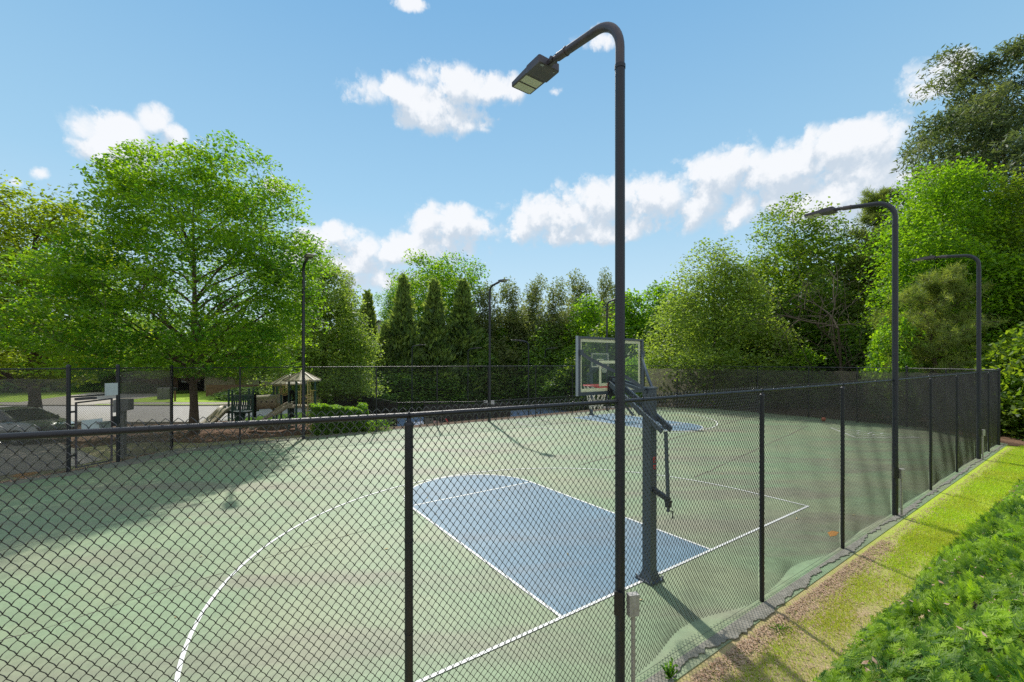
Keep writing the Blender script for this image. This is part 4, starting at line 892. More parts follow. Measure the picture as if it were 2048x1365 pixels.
# undergrowth right
BUSH = dict(seed=83, cb=.1, prof=(1, 1, .95, .85, .6, .3), nc=260, nl=60, leaf=.22, trunk_r=.06, limbs=12, sig=(.5, .5, .3), lump=.3)
for px_, Z, top, w, lm, lb in ((2035, 21.5, 705, 190, 'mid', 'large green bush against the fence corner at the right edge'), (2110, 20, 650, 200, 'mid', 'bush beyond the right edge by the mulch'), (1975, 27, 690, 120, 'dark', 'dark bush just behind the fence corner'), (1700, 37, 655, 150, 'dark', 'dark thicket behind the leafless tree'), (1620, 42, 620, 190, 'dark', 'dark thicket below the tall mid green tree'), (1520, 42, 600, 170, 'dark', 'dark thicket right of the rounded tree'), (1790, 36, 620, 170, 'dark', 'dark thicket behind the second lamp pole'), (1900, 33, 640, 190, 'dark', 'dark thicket behind the young pine'), (2000, 34, 560, 200, 'dark', 'dark thicket behind the third lamp pole')):
    T_at(px_, Z, top, w, decid, 'bush' + lm, lb, lm, name='bush', rz=px_ * .7, **BUSH)
# leafless tree
def bare():
    g = np.random.default_rng(4); m = MB()
    def br(p, d, L, r, lv):
        P = [np.array(p)]; d = np.array(d) / np.linalg.norm(d)
        for k in range(5): d = d + g.normal(0, .16, 3) + np.array([0, 0, .03]); d /= np.linalg.norm(d); P.append(P[-1] + d * L / 5)
        m.tube(P, list(np.linspace(r, r * .55, 6)), 5, cap=False)
        if lv > 0:
            for k in range(3 + (lv > 2)):
                i = int(g.integers(2, 6)); nd = d + g.normal(0, .75, 3); br(P[i], nd, L * (.55 + .2 * g.random()), r * .5, lv - 1)
    br((0, 0, -.1), (-.25, 0, 1), 6.5, .14, 4); br((.5, .2, -.1), (.25, 0, 1), 5, .1, 3); br((-.6, .3, -.1), (-.5, 0, 1), 5.2, .08, 3)
    return m
x, Z = PX(1690, 33.5), 33.5
bt = thing('dead_tree', (x, Z, float(gh(x, Z))), 'leafless grey tree with twisted bare branches in front of the dark thicket', 'tree'); bare().build('trunk', M['dead'], bt)
# --- tree line behind the tennis court
CED = dict(seed=91, n=8000, size=.6, trunk_r=.15, power=.82)
for px_, Z, top, w, lb in ((735, 55, 585, 78, 'columnar evergreen standing in front of the left gabled house'), (806, 52, 553, 92, 'columnar evergreen between the two gabled houses'), (868, 53, 562, 96, 'columnar evergreen right of the pale gable'), (925, 54, 560, 104, 'broadest columnar evergreen, last to the right below the tall airy tree'), (770, 50, 650, 70, 'short evergreen in the gap left of the second column'), (700, 57, 640, 70, 'evergreen showing past the willow oak'), (836, 49, 690, 80, 'low evergreen filling between columns'), (900, 49, 680, 80, 'low evergreen below the broad column')):
    T_at(px_, Z, top, w * .9, cone, 'cedar', lb, 'cedar', name='evergreen_tree', group='evergreens behind the tennis court', rz=px_ * .9, **CED)
T_at(884, 68, 522, 160, decid, 'airy', 'tall airy light green tree rising above the columnar evergreens', 'oak', name='broadleaf_tree', seed=97, cb=5, prof=(.35, .5, .65, .8, .95, 1, .9, .55), nc=340, nl=60, leaf=.4, trunk_r=.25, limbs=26, sig=(.8, .8, .6), lump=.45, inner=.15)
T_at(800, 72, 572, 80, decid, 'airy', 'thin light green tree left of the tall airy tree', 'oak', name='broadleaf_tree', rz=2)
PN = dict(seed=101, cb=1, prof=(1.1, 1.1, 1, .9, .75, .55, .3, .12), nc=380, nl=70, leaf=.46, trunk_r=.2, limbs=24, sig=(.6, .6, .5), lump=.45, inner=.1, aspect=.28, up=.1)
for px_, Z, top, w, lb in ((965, 62, 578, 90, 'pine immediately left of the tall middle lamp pole'), (1018, 60, 570, 95, 'pine immediately right of the tall middle lamp pole'), (1065, 66, 566, 95, 'middle pine of the group above the tennis court'), (1112, 60, 575, 90, 'pine right of the middle pines, slightly lower'), (1160, 68, 560, 100, 'pine left of the near backboard'), (1212, 75, 556, 70, 'far thin pine above the near backboard'), (690, 66, 560, 60, 'dark pine top peeking behind the willow oak'), (1040, 56, 640, 90, 'short pine below the middle pines'), (1240, 70, 580, 80, 'pine beside the nearest lamp pole')):
    T_at(px_, Z, top, w * 1.25, decid, 'farpine', lb, 'pine', barkm='pbark', name='pine_tree', group='pines behind the tennis court', rz=px_ * .37, **PN)
BK = dict(seed=103, cb=1, prof=FULL, nc=330, nl=60, leaf=.42, trunk_r=.2, limbs=18, sig=(1, 1, .55), lump=.3)
for px_, Z, top, w, lm, lb in ((1175, 58, 596, 95, 'lime', 'bright broadleaf tree left of the near backboard'), (1262, 52, 590, 110, 'lime', 'bright broadleaf tree right of the nearest lamp pole'), (1320, 55, 572, 110, 'lime', 'bright broadleaf tree between the backboard and the rounded tree'), (1005, 50, 655, 70, 'lime', 'small bright tree at the foot of the pines'), (1100, 54, 655, 110, 'dark', 'dark broadleaf tree left of the faint lamp'), (1210, 50, 660, 110, 'mid', 'mid green tree behind the glass backboard'), (955, 52, 665, 90, 'dark', 'dark broadleaf tree behind the middle lamp pole'), (1150, 49, 700, 110, 'dark', 'low dark tree left of the backboard'), (1050, 49, 705, 110, 'dark', 'low dark tree below the short pine'), (985, 48, 715, 110, 'dark', 'low dark shrub tree right of the evergreens'), (870, 47.5, 725, 110, 'dark', 'low dark shrub below the pale gable'), (790, 47, 720, 120, 'dark', 'low dark shrub near the tennis corner'), (1240, 48, 700, 120, 'dark', 'low dark tree right of the backboard'), (1330, 47, 640, 120, 'mid', 'mid green tree left of the rounded tree'), (720, 47, 740, 120, 'dark', 'low dark shrub behind the hedge'), (1370, 52, 600, 90, 'mid', 'mid green tree peeking over the rounded tree')):
    T_at(px_, Z, top, w, decid, 'back' + lm, lb, lm, name='broadleaf_tree', group='trees behind the tennis court', rz=px_ * .61, **BK)
# far wood
def wood():
    g = np.random.default_rng(7); V = []; Cs = []
    for i in range(2600):
        az = g.uniform(-1.05, 1.02); D = g.uniform(74, 95) if az < .4 else g.uniform(52, 66); x, y = D * math.sin(az), D * math.cos(az)
        top = 8.0 + 2.0 * math.sin(az * 23) + 1.5 * math.sin(az * 51 + 1) + (4 * max(0, az - .35) * 8 if az > .35 else 0); top = min(top, 15)
        Cs.append((x, y, -2 + (top + 2) * g.random() ** .8))
    V, Fq = leaves(np.array(Cs), (1.7, 1.7, 1.1), 34, .75, g, .4, .6)
    return npmesh('woodland', V, Fq, tint=leaves.tint)
tag(link('woodland', wood(), M['dark']), 'distant wood seen as one dark mass through gaps between the nearer trees', 'woodland', kind='stuff')
# street trees and shrubs on the left
ST = dict(seed=107, cb=2.4, prof=(.8, 1, 1, .9, .75, .5, .2), nc=230, nl=60, leaf=.3, trunk_r=.12, limbs=14, sig=(.7, .7, .4), lump=.3)
for px_, Z, top, w, lm, lb in ((330, 48, 640, 120, 'mid', 'street tree in front of the middle brick house'), (250, 50, 690, 90, 'mid', 'street tree above the pedestal box'), (120, 52, 640, 170, 'mid', 'street tree seen through the left windscreen'), (455, 50, 640, 130, 'dark', 'dark tree behind the wooden fence left part'), (520, 47, 640, 150, 'dark', 'dark tree behind the playground deck'), (585, 44, 660, 120, 'dark', 'dark tree behind the playground roofs'), (20, 55, 600, 200, 'mid', 'street tree far left above the car')):
    T_at(px_, Z + 3, top, w, decid, 'street' + lm, lb, lm, name='street_tree', group='trees along the street', rz=px_ * .3, **ST)
for px_, Z, top, w, lb in ((300, 50, 770, 60, 'low shrub right of the pedestal box before a house'), (360, 49, 782, 40, 'clipped shrub beside the big oak trunk'), (195, 52, 760, 60, 'shrub beside the tan garage'), (268, 51, 765, 60, 'shrub under the street tree'), (500, 42, 775, 90, 'shrub behind the playground tunnel'), (560, 36, 790, 80, 'shrub right of the playground tunnel')):
    T_at(px_, Z, top, w, decid, 'bushdark', lb, 'dark', name='shrub', rz=px_, **BUSH)

# ------------------------------------------------------------------ hedge
def hedge():
    g = np.random.default_rng(19); A_ = Vector((*pz(628, 870.5),)) ; u0, _ = wc(*A_); pts = []
    n = 46000; U = u0 + (.72 - u0) * g.random(n); D = 17.75 + 1.6 * g.random(n); q = (U - u0) / (.72 - u0); top = 1.42 - .42 * q
    Zz = g.random(n) * top; f = g.integers(0, 3, n); D = np.where(f == 0, 17.75 + .12 * g.random(n), D); Zz = np.where(f == 1, top - .1 * g.random(n), Zz)
    e = f == 2; U = np.where(e & (g.random(n) < .3), .72 - .12 * g.random(n), U)
    bumpy = .05 * np.sin(U * 9) + .04 * np.sin(U * 23 + 1); Zz = Zz * (1 + bumpy * .6); D = D - bumpy * (f == 0)
    x = TX + c_ * U - s_ * D; y = TZ + s_ * U + c_ * D
    V, Fq = leaves(np.stack([x, y, Zz], 1), (.03, .03, .03), 1, .10, g, .5, .6); return npmesh('hedge', V, Fq, tint=leaves.tint), u0
hm, hu0 = hedge()
tag(link('hedge', hm, M['hedge']), 'clipped box hedge with a sunlit flat top just behind the far fence', 'hedge')
def yshrub():
    g = np.random.default_rng(29); P = g.normal(0, 1, (90, 3)) * (.35, .3, .16) + (0, 0, .3); V, Fq = leaves(P, (.12, .12, .1), 26, .09, g); return npmesh('low_shrub', V, Fq, tint=leaves.tint)
o = link('low_shrub', yshrub(), M['lime']); p = pz(738, 864); o.location = (p[0], p[1] + .5, 0); tag(o, 'low yellow green shrub at the right end of the hedge', 'shrub')

# ------------------------------------------------------------------ juniper bank, grass, litter
def juniper():
    g = np.random.default_rng(13); n = 29000
    u = np.where(g.random(n) < .66, g.uniform(-3.2, 6, n), g.uniform(6, 24, n)); t = g.random(n) ** .85 * 3.0 - .02
    nz, n2, n3 = fnoise(g), fnoise(g), fnoise(g); e = edge(u) + .08 * np.sin(u * 2.1) + .06 * np.sin(u * 5.3 + 1); v = e - t
    x = TX + c_ * u - s_ * v; y = TZ + s_ * u + c_ * v; ok = (y > .9) & (np.hypot(x, y) > 1.6); x, y, t = x[ok], y[ok], t[ok]; n = len(x)
    Q = np.stack([x, y, 0 * x], 1); hm_ = nz(Q * 3.4); hf = n3(Q * 9)
    ok = g.random(n) < 1 - .75 * (hf < -.35); x, y, t, hm_, hf, Q = x[ok], y[ok], t[ok], hm_[ok], hf[ok], Q[ok]; n = len(x)
    z = gh(x, y) + np.minimum(1, t * 5 + .15) * (.10 + .08 * hm_ + .05 * hf + .09 * g.random(n))
    dr = .2 + 1.1 * n2(Q * 1.3) + .45 * g.normal(0, 1, n); el = .38 + .3 * g.normal(0, 1, n)
    d = np.stack([np.cos(dr) * np.cos(el), np.sin(dr) * np.cos(el), np.sin(el)], 1); s = np.cross(d, [0, 0, 1.]); s /= np.linalg.norm(s, axis=1, keepdims=True); up = np.cross(s, d)
    L = (.11 + .15 * g.random(n) ** 2)[:, None]; P0 = np.stack([x, y, z], 1) - d * L * .3; V = []
    for k in range(15):
        f = k / 14; a = P0 + d * L * f * .9 - np.array([0, 0, 1]) * L * .12 * f * f; sd_ = (1 if k % 2 else -1) * (k < 14); ll = L * (.34 - .17 * f)
        q = d * .85 + s * sd_ * .7 + up * .3 * g.normal(0, 1, (n, 1)); q /= np.linalg.norm(q, axis=1, keepdims=True); wv = np.cross(q, up) * (.0072 + .002 * (f > .9))
        V.append(np.stack([a - wv * .8, a + wv * .8, a + q * ll * .6 + wv * .8, a + q * ll], 1))
    stem = np.stack([P0 - s * .002, P0 + s * .002, P0 + d * L * .95 + s * .001, P0 + d * L * .95 - s * .001], 1); V.append(stem)
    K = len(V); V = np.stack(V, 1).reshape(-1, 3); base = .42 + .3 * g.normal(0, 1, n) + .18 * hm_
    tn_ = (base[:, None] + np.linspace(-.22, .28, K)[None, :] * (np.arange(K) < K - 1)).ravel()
    return npmesh('juniper', V, np.arange(len(V)).reshape(-1, 4), tint=tn_)
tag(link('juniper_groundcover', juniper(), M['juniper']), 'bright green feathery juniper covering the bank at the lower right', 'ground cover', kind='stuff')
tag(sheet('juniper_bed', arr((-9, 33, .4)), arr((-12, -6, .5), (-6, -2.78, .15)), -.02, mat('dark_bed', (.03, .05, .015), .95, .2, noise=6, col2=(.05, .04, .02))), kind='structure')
def grass():
    g = np.random.default_rng(17); n = 150000
    u = np.where(g.random(n) < .55, g.uniform(-2.6, 6, n), g.uniform(6, 22, n)); v = -1.72 - g.random(n) * (1.0 + .03 * np.clip(u, 0, 13)); nz = fnoise(g)
    x = TX + c_ * u - s_ * v; y = TZ + s_ * u + c_ * v
    dens = .50 + .45 * nz(np.stack([u * 1.6, v * 2.2, 0 * u], 1)) + .05 * np.clip(u, 0, 10) - 1.2 * np.exp(-(v + 1.65) ** 2 / .03) - .3 * np.exp(-(v + 2.35) ** 2 / .02)
    ok = g.random(n) < dens; x, y, u, v = x[ok], y[ok], u[ok], v[ok]; n = len(x); z = gh(x, y) - .01
    a = g.random(n) * 6.283; L = .022 + .04 * g.random(n); ln = .9 * g.random(n)
    d = np.stack([np.cos(a) * ln, np.sin(a) * ln, np.ones(n)], 1); s = np.stack([-np.sin(a), np.cos(a), 0 * a], 1) * (.0026 + .0005 * np.clip(u, 0, 14))[:, None]
    P = np.stack([x, y, z], 1); V = np.stack([P - s, P + s, P + d * L[:, None]], 1).reshape(-1, 3); return npmesh('grass', V, np.arange(len(V)).reshape(-1, 3), tint=.5 + .3 * g.normal(0, 1, n))
tag(link('grass_blades', grass(), M['grass']), 'thin patchy yellow green grass on the strip outside the near fence', 'grass', kind='stuff')
def scatter(n, uf, vf, size, g, z=.004, m='litter'):
    u = uf(n); v = vf(n, u); x = TX + c_ * u - s_ * v; y = TZ + s_ * u + c_ * v
    P = np.stack([x, y, gh(x, y) + z + .012 * g.random(n)], 1); V, Fq = leaves(P, (.0, .0, .0), 1, size, g, 2.2, .5, jit=.6); return npmesh('litter', V, Fq)
g = np.random.default_rng(37)
tag(link('leaf_litter', scatter(11000, lambda n: np.where(g.random(n) < .7, g.uniform(-3, 5, n), g.uniform(5, 21, n)), lambda n, u: -1.62 - np.abs(g.normal(0, .16, n)) - (g.random(n) < .2) * g.random(n) * .6, .032, g), M['litter']), 'brown leaf litter and bark scraps along the foot of the near fence', 'leaf litter', kind='stuff')
g = np.random.default_rng(38)
tag(link('court_litter', scatter(150, lambda n: g.uniform(-10, 22, n), lambda n, u: g.uniform(-1, 16, n), .06, g, .012), mat('dry_leaves', (.42, .34, .17), .9)), 'scattered small dry leaves on the green court', 'leaf litter', kind='stuff')
g = np.random.default_rng(39)
tag(link('leaf_litter', scatter(2600, lambda n: g.uniform(-14, -7.6, n), lambda n, u: np.interp(u, [-15, -10.9, -9.2, -7.5], [13.2, 14.3, 15.3, 17.2]) - np.abs(g.normal(0, .14, n)), .06, g, .006), M['litter']), 'brown leaves drifted against the foot of the left fence', 'leaf litter', kind='stuff')
g = np.random.default_rng(40)
o = sheet('mulch_slope', arr((21.8, 32, .5)), arr((-3.0, .5, .35)), -.012, M['mulch']); tag(o, kind='structure')
g = np.random.default_rng(44); us_ = g.uniform(-1.5, 12, 260); ts_ = g.random(260) * 1.6
vs_ = edge(us_) - ts_; xs_ = TX + c_ * us_ - s_ * vs_; ys_ = TZ + s_ * us_ + c_ * vs_
V_, F_ = leaves(np.stack([xs_, ys_, gh(xs_, ys_) + .20 + .05 * g.random(260)], 1), (.0, .0, .0), 1, .05, g, 1.5, .45, jit=.5)
tag(link('fallen_leaves', npmesh('fallen_leaves', V_, F_), M['litter']), 'brown fallen leaves caught on top of the junipers', 'leaf litter', kind='stuff')
def plant(loc, label, n, size, m, g, sp=(.12, .12, .08), hz=.15):
    P = g.normal(0, 1, (n, 3)) * sp + (0, 0, hz); V, Fq = leaves(P, (.01, .01, .01), 1, size, g, .8, .7); k = len(V); V = np.vstack([V, [[0, 0, 0], [.004, 0, 0]]]); q = np.arange(0, k, 4); Fq = np.vstack([Fq, np.stack([q * 0 + k, q * 0 + k + 1, q + 1, q], 1)]); o = link('seedling', npmesh('seedling', V, Fq), M[m]); o.location = loc; tag(o, label, 'plant')
def onbank(u, v, dz=.12): p = cw(u, v); return (p.x, p.y, float(gh(p.x, p.y)) + dz)
def bankpix(px, py, dz=.22):
    for Z in np.arange(1.5, 30, .02):
        x = PX(px, Z)
        if HZ(py, Z) < float(gh(x, Z)) + dz: return (x, Z, float(gh(x, Z)) + dz - .03)
    return (0, 0, 0)
plant(bankpix(1782, 1232), 'yellow green seedling growing out of the junipers nearest the grass', 26, .055, 'lime', np.random.default_rng(1), (.05, .05, .035), .03)
plant(bankpix(1785, 1256), 'small lower seedling among the junipers', 12, .05, 'lime', np.random.default_rng(2), (.03, .03, .02), .02)
plant(bankpix(2030, 1075), 'pale seedling among the junipers near the right edge', 14, .06, 'lime', np.random.default_rng(3), (.05, .05, .02), .03)
p = uv(-1.62, -1.50); plant((p[0], p[1], 0), 'feathery weed growing at the fence foot beside the nearest lamp pole', 34, .04, 'lime', np.random.default_rng(6), (.04, .04, .05), .11)
p = uv(.3, -1.78); plant((p[0], p[1], 0), 'low yellow weed on the mulch outside the near fence', 30, .025, 'lime', np.random.default_rng(8), (.08, .04, .015), .03)
# orange spray paint on ground
def spray(name, pts, z): tag(MB().poly([(x, y, z) for x, y in pts]).build(name, M['opaint']), kind='structure')
spray('orange_paint', [pz(*q) for q in ((20, 952), (40, 946), (62, 942), (82, 944), (66, 949), (40, 956))], -.012)
p = [pz(*q) for q in ((1655, 1066), (1664, 1062), (1678, 1065), (1672, 1072), (1660, 1074))]; spray('orange_paint', p, .004)

# ------------------------------------------------------------------ playground
Z1 = 23.0
pg = thing('playground_set', (PX(570, Z1), Z1, 0), 'small playground set with green posts, tan tunnel, two tan slides and two pyramid roofs', 'playground'); po = Vector(pg.location)
def q3(px, py, Z): return Vector((PX(px, Z), Z, HZ(py, Z))) - po
def gpost(px, Z, top, r=.055, mt='green'):
    b = Vector((PX(px, Z), Z, -.05)) - po; MB().tube([b, (b.x, b.y, HZ(top, Z))], r, 10).build('support_post', M[mt], pg)
for px_, Z, top in ((578, 22.4, 762), (592.5, 22.0, 762), (609, 23.6, 762), (630, 22.6, 762), (547, 24.6, 767), (553.5, 25.6, 767), (562.5, 24.2, 767), (581, 25.2, 767), (457.5, 25.0, 779), (464.5, 24.0, 781), (498, 25.2, 777), (506.5, 24.2, 779)): gpost(px_, Z, top)
def roof(cpx, Z, ey, py, wpx):
    c = q3(cpx, py, Z); e = HZ(ey, Z); r = wpx / F * Z / 2; m = MB(); n = 8; P = [c]
    for k in range(n):
        a = 2 * math.pi * (k + .35) / n; P.append(Vector((c.x + r * math.cos(a), c.y + r * math.sin(a) * .95, e)))
    m.add(P, [(0, 1 + k, 1 + (k + 1) % n) for k in range(n)])
    lo = [Vector((p.x, p.y, p.z - .07)) for p in P[1:]]; m.add(P[1:] + lo, [(k, k + n, (k + 1) % n + n, (k + 1) % n) for k in range(n)])
    m.add([Vector((c.x, c.y, c.z - .06))] + lo, [(0, 1 + (k + 1) % n, 1 + k) for k in range(n)])
    ro = m.build('roof', M['roofp'], pg); rb = MB()
    for k in range(n):
        rb.bar(P[0], P[1 + k], .05, .05)
        a = (P[1 + k] + P[1 + (k + 1) % n]) / 2; rb.bar(P[0].lerp(a, .5), a, .03, .03)
    rb.build('roof_rib', M['tan'], ro); return c
roof(604, 22.8, 760, 741, 71); roof(577, 25, 767, 748, 66)
def deck(pts, py, Z, mt='green'): pass
h1z = HZ(812, 23); dk = MB(); cc = q3(604, 812, 22.8); dk.box((cc.x, cc.y, h1z), (1.45, 1.2, .08)); dk.build('platform', M['tan'], pg)
cc = q3(564, 812, 24.8); MB().box((cc.x, cc.y, h1z), (1.05, 1.0, .08)).build('platform', M['tan'], pg)
cc = q3(482, 822, 24.6); MB().box((cc.x, cc.y, HZ(823, 24.6)), (1.45, 1.1, .1)).build('platform', M['dgreen'], pg)
# tunnel
tn = MB(); tn.tube([q3(509, 806, 24.6), q3(530, 804.5, 24.6), q3(561, 802, 24.6)], .41, 18)
for px_ in (511, 545, 559): tn.tube([q3(px_ - .6, 804.5, 24.6), q3(px_ + .6, 804.4, 24.6)], .45, 18)
tn.build('tunnel', M['tan'], pg)
tw_ = MB()
for px_ in (523, 533, 544): c0 = q3(px_, 804, 24.6 - .41); tw_.tube([c0 + Vector((0, .02, 0)), c0 + Vector((0, -.01, 0))], .045, 10)
tw_.build('porthole', M['tyre'], pg)
# left panel: slatted
pn = MB(); a, b = q3(466, 822, 24), q3(506, 822, 24.2)
zt, zb = HZ(792, 24), HZ(821, 24)
for z in (zt, zb): pn.bar((a.x, a.y, z), (b.x, b.y, z), .05, .07)
for k in range(9):
    t = (k + .5) / 9; x, y = a.x + (b.x - a.x) * t, a.y + (b.y - a.y) * t
    for j in range(3): pn.box((x + (.02 if j % 2 else -.02), y, zb + (zt - zb) * (j + .5) / 3), (.075, .04, (zt - zb) / 3 + .01))
pn.build('slat_panel', M['green'], pg)
MB().poly([q3(508, 789, 24), q3(513, 787, 24), q3(513, 836, 24), q3(508, 832, 24)], .05).build('end_panel', M['dgreen'], pg)
# climbing wall below left deck
MB().poly([q3(468, 826, 24.1), q3(492, 826, 24.3), q3(487, 850, 23.6), q3(470, 850, 23.5)], .04).build('climbing_panel', M['dgreen'], pg)
def slide(path, w, nm):
    m = MB(); n = len(path); V = []; prof = [(-.5, .16), (-.46, .17), (-.40, .03), (-.2, 0), (0, .012), (.2, 0), (.40, .03), (.46, .17), (.5, .16), (.5, -.04), (-.5, -.04)]
    for i, p in enumerate(path):
        d = (path[min(i + 1, n - 1)] - path[max(i - 1, 0)]); s = Vector((-d.y, d.x, 0)).normalized()
        for a, hgt in prof: V.append(p + s * (a * w) + Vector((0, 0, hgt)))
    K = len(prof); m.add(V, [(i * K + k, i * K + (k + 1) % K, (i + 1) * K + (k + 1) % K, (i + 1) * K + k) for i in range(n - 1) for k in range(K)], True); m.build(nm, M['tan'], pg)
def curve(P, n=14):
    out = []
    for i in range(len(P) - 1):
        for k in range(n // (len(P) - 1)): out.append((P[max(i - 1, 0)] * 0 + P[i]).lerp(P[i + 1], k / (n // (len(P) - 1))))
    out.append(P[-1]); return out
slide([q3(461, 819, 24.6), q3(455, 817, 24.4), q3(449, 819, 24.1), q3(441, 826, 23.8), q3(432, 835, 23.5), q3(424, 842, 23.2), q3(417, 848, 22.9), q3(408, 853, 22.6)], .62, 'slide')
slide([q3(584, 814, 22.6), q3(577, 811, 22.5), q3(570, 815, 22.4), q3(560, 822, 22.2), q3(549, 829, 22.0), q3(538, 834, 21.9), q3(528, 842, 21.8), q3(518, 850, 21.7), q3(507, 857, 21.6), q3(499, 859, 21.5)], .62, 'slide')
MB().poly([q3(579, 783, 22.3), q3(582, 781, 22.3), q3(586, 781, 22.3), q3(589.5, 784, 22.3), q3(589.5, 812, 22.3), q3(587, 812, 22.3), q3(587, 790, 22.3), q3(584.5, 786, 22.3), q3(582, 790, 22.3), q3(582, 812, 22.3), q3(579, 812, 22.3)], .05).build('arch_panel', M['tan'], pg)
def rail(name, pts, r=.02): 
    m = MB(); 
    for p in pts: m.tube([q3(*q) for q in p], r, 6)
    return m.build(name, M['yellow'], pg)
rail('guard_rail', [[(590, 783, 22), (602, 782.5, 22.2)], [(590, 813, 22), (602, 812, 22.2)]] + [[(x, 783, 22.1), (x, 813, 22.1)] for x in (597, 600)] + [[(601.5, 766, 22.2), (601.5, 813, 22.2)]])
rail('guard_rail', [[(620, 781.5, 22.3), (631, 781.5, 22.3)], [(620, 812, 22.3), (631, 811, 22.3)]] + [[(x, 782, 22.3), (x, 811, 22.3)] for x in (622, 625.5)])
rail('guard_rail', [[(546, 772, 24.4), (561, 772, 24.2)], [(551, 772, 24.3), (551, 785, 24.3)]], .015)
cr_ = MB()
for r_ in (.1, .19, .28): c0 = q3(569, 781, 24); cr_.tube([(c0.x + r_ * math.cos(a), c0.y, c0.z + r_ * math.sin(a)) for a in np.linspace(0, 2 * math.pi, 21)], .02, 6)
cr_.build('ring_panel', M['yellow'], pg)
MB().poly([q3(566, 788, 24), q3(578, 788, 24), q3(578, 808, 24), q3(566, 808, 24)], .04).build('side_panel', M['green'], pg)
c0 = q3(615.5, 860, 21.9); sp_ = MB(); zt = HZ(762, 21.9); sp_.tube([(c0.x, c0.y, -.02), (c0.x, c0.y, zt), (c0.x - .05, c0.y + .15, zt + .06), (c0.x, c0.y + .6, zt)], .025, 8)
zz0, zz1 = .15, HZ(788, 21.9); sp_.tube([(c0.x + .17 * math.cos(a), c0.y + .17 * math.sin(a), zz0 + (zz1 - zz0) * a / (2 * math.pi * 7)) for a in np.linspace(0, 2 * math.pi * 7, 120)], .018, 6)
sp_.tube([q3(620, 764, 22.3), q3(620, 812, 22.3)], .02, 6); sp_.build('spiral_climber', M['yellow'], pg)
for px_, py_ in ((575, 838), ): MB().poly([q3(px_, 815, 22.6), q3(px_ + 14, 815, 22.4), q3(px_ + 14, 834, 22.4), q3(px_, 834, 22.6)], .04).build('under_panel', M['dgreen'], pg)

# ------------------------------------------------------------------ car
def car():
    t = thing('parked_car', (-22.2, 18.9, 0), 'silver sedan parked beyond the left fence, seen through the windscreen fabric', 'car', rz=R(-4))
    # stations: x, z bottom, z belt, half width ; nose towards +x
    S = [(-2.35, .45, .80, .70), (-2.28, .28, .95, .82), (-1.8, .22, 1.02, .88), (-1.0, .2, .98, .90), (0, .2, .97, .91), (.9, .2, .97, .90), (1.3, .2, .98, .89), (1.9, .22, .88, .86), (2.25, .28, .74, .76), (2.36, .42, .62, .62)]
    V = []; m = MB()
    for x, lo, hi, hw in S: V += [(x, -hw * .92, lo), (x, -hw, lo + .18), (x, -hw, hi - .12), (x, -hw * .9, hi), (x, hw * .9, hi), (x, hw, hi - .12), (x, hw, lo + .18), (x, hw * .92, lo)]
    K = 8; Fs = [(i * K + k, i * K + (k + 1) % K, (i + 1) * K + (k + 1) % K, (i + 1) * K + k) for i in range(len(S) - 1) for k in range(K)] + [tuple(range(8))[::-1], tuple(range(72, 80))]
    m.add(V, Fs, True); m.build('body', M['carp'], t)
    G = [(-2.0, 1.0, 1.01, .78), (-1.25, 1.0, 1.36, .66), (-.6, 1.0, 1.45, .62), (.2, 1.0, 1.45, .62), (.55, .99, 1.38, .64), (1.35, .98, 1.0, .78)]
    V = []; m = MB()
    for x, lo, hi, hw in G: b = .82; V += [(x, -b, lo - .04), (x, -hw, hi), (x, hw, hi), (x, b, lo - .04)]
    m.add(V, [(4 * i + k, 4 * i + (k + 1) % 4, 4 * i + 4 + (k + 1) % 4, 4 * i + 4 + k) for i in range(5) for k in range(4)]); m.build('window', M['glassd'], t)
    r_ = MB(); V = []
    for x, z, hw in ((-1.28, 1.365, .66), (-.6, 1.462, .63), (.2, 1.462, .63), (.55, 1.39, .645)): V += [(x, -hw, z), (x, hw, z), (x, hw * .9, z + .02), (x, -hw * .9, z + .02)]
    r_.add(V, [(4 * i + k, 4 * i + (k + 1) % 4, 4 * i + 4 + (k + 1) % 4, 4 * i + 4 + k) for i in range(3) for k in range(4)], True)
    for x0, z0, x1, z1 in ((-.35, .98, -.3, 1.45), (1.33, .99, .5, 1.40), (-1.95, 1.02, -1.25, 1.38)):
        for s in (-1, 1): r_.bar((x0, s * .83, z0), (x1, s * .66, z1), .05, .06)
    r_.build('roof', M['carp'], t)
    for x in (-1.45, 1.45):
        for s in (-1, 1):
            w = MB(); w.tube([(x, s * .72, .32), (x, s * .93, .32)], .32, 20); w = w.build('wheel', M['tyre'], t)
            MB().tube([(x, s * .925, .32), (x, s * .945, .32)], .19, 16).build('rim', M['silver'], w)
    for s in (-1, 1): MB().box((2.24, s * .6, .66), (.14, .3, .12)).build('headlight', M['glassd'], t)
    for s in (-1, 1): MB().box((.95, s * .97, 1.02), (.14, .16, .12)).build('mirror', M['carp'], t)
car()

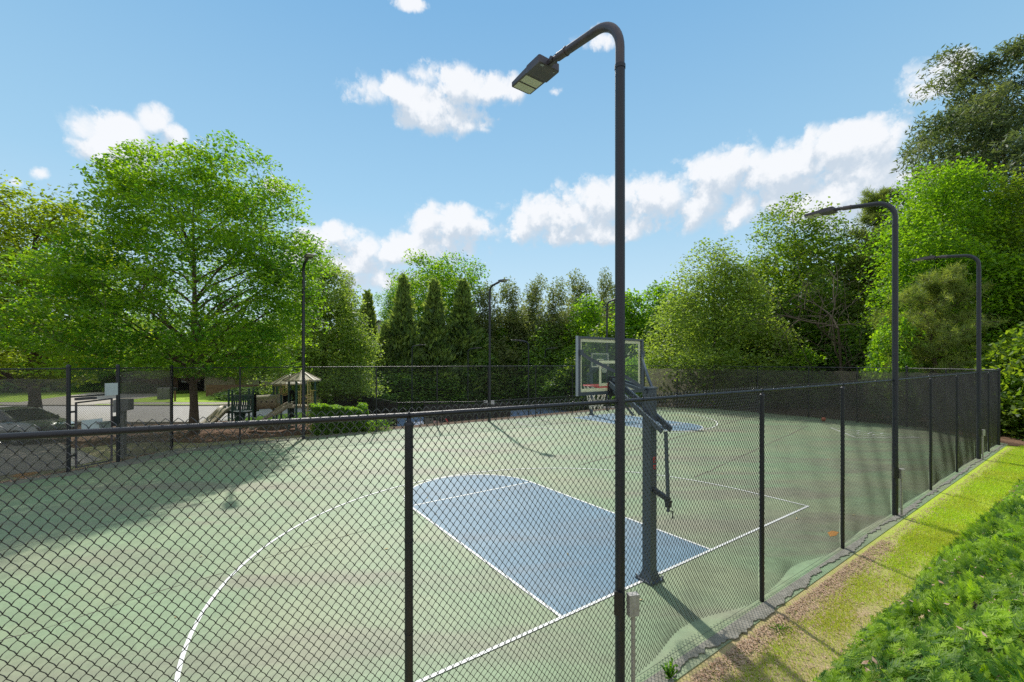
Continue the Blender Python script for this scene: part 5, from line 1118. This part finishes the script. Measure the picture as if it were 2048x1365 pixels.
# ------------------------------------------------------------------ houses and wooden fence
def house(x, y, w, d, wh, rh, label, wm='brickw', rz=0, gable_x=True, z=0, wins=((-.3, 1.4), (.0, 1.4), (.3, 1.4)), garage=None, door=None):
    t = thing('house', (x, y, z), label, 'house', 'houses beyond the trees', rz)
    m = MB(); m.box((0, 0, wh / 2), (w, d, wh))
    if gable_x: m.add([(-w / 2, -d / 2, wh), (w / 2, -d / 2, wh), (0, -d / 2, wh + rh)], [(0, 1, 2)]).add([(-w / 2, d / 2, wh), (w / 2, d / 2, wh), (0, d / 2, wh + rh)], [(0, 2, 1)])
    m.build('wall', M[wm], t); r_ = MB(); o = .35
    if gable_x:
        for s in (-1, 1):
            dz = rh / (w / 2) * o
            r_.poly([(s * (w / 2 + o), -d / 2 - o, wh - dz + .14), (0, -d / 2 - o, wh + rh + .14), (0, d / 2 + o, wh + rh + .14), (s * (w / 2 + o), d / 2 + o, wh - dz + .14)], .13)
    else:
        for s in (-1, 1): r_.poly([(-w / 2 - o, s * (d / 2 + o), wh - .1), (-w / 2 + 1.2, 0, wh + rh), (w / 2 - 1.2, 0, wh + rh), (w / 2 + o, s * (d / 2 + o), wh - .1)], .13)
        for s in (-1, 1): r_.poly([(s * (w / 2 + o), -d / 2 - o, wh - .1), (s * (w / 2 - 1.2), 0, wh + rh), (s * (w / 2 + o), d / 2 + o, wh - .1)], .13)
    r_.build('roof', M['shingle'], t)
    for fx, z0 in wins:
        f = MB().box((fx * w, -d / 2 - .03, z0 + .6), (1.2, .08, 1.4)).build('window', M['white'], t); MB().box((fx * w, -d / 2 - .075, z0 + .6), (1.0, .03, 1.2)).build('pane', M['glassd'], f)
    if garage is not None: MB().box((garage * w, -d / 2 - .04, 1.1), (4.6, .08, 2.2)).build('garage_door', M['siding'], t)
    if door is not None: MB().box((door * w, -d / 2 - .05, 1.05), (1.0, .08, 2.1)).build('door', M['wood'], t)
    return t
house(PX(205, 54), 58, 11, 9, 3.4, 2.4, 'tan house with a pale garage door, seen over the gate', garage=-.1, wins=((.35, 1.3),))
house(PX(318, 53), 57, 12, 9, 3.6, 2.6, 'brown house behind the windscreen bay right of the gate', gable_x=False, door=.1, wm='wood', wins=((-.3, 1.2), (.32, 1.2)))
house(PX(430, 54), 57, 7, 9, 5.2, 2.4, 'tan stone house partly hidden by the big oak trunk', wins=((-.2, 1.3),))
house(PX(765, 80), 82, 9, 8, 9.6, 3.6, 'left gabled house with a brown roof edge above the evergreens', 'siding', z=-2, wins=((-.2, 7.2), (.2, 7.2)))
house(PX(842, 82), 84, 8, 8, 8.6, 3.2, 'smaller pale gabled house between the evergreens', 'siding', z=-2, wins=((-.1, 6),))
house(PX(40, 60), 64, 14, 9, 3.6, 2.4, 'tan house far left behind the parked car', garage=.2, wins=((-.3, 1.3),))
wf = thing('wooden_fence', (PX(412, 44), 44, 0), 'brown wooden board fence between the big oak trunk and the playground deck', 'fence')
bd_ = MB(); L = PX(475, 46) - PX(412, 46) + 9
for k in range(int(L / .15)): bd_.box((k * .15 + .07, .003 * (k % 2), .6), (.14, .025, 1.2 + .02 * (k % 3)))
bd_.build('boards', M['wood'], wf); MB().box((L / 2, .05, .3), (L, .05, .09)).box((L / 2, .05, .95), (L, .05, .09)).build('crossbar', M['wood'], wf)
for i, (px_, c) in enumerate(((325, 'left'), (336, 'right'))):
    tag(MB().box((PX(px_, 41), 41, .5), (.55, .6, 1.0)).box((PX(px_, 41), 41, 1.03), (.6, .66, .07)).build('bin', M['grey']), 'wheeled bin on the far lawn, %s one of the pair seen through the windscreen' % c, 'bin', 'bins by the street')
mbx = thing('mailbox', (PX(350, 38.5), 38.5, 0), 'dark mailbox on a post at the kerb left of the big oak trunk', 'mailbox')
MB().box((0, 0, .5), (.1, .1, 1.0)).build('mailbox_post', M['wood'], mbx); MB().box((0, -.05, 1.1), (.22, .5, .24)).build('mailbox_shell', M['black'], mbx)
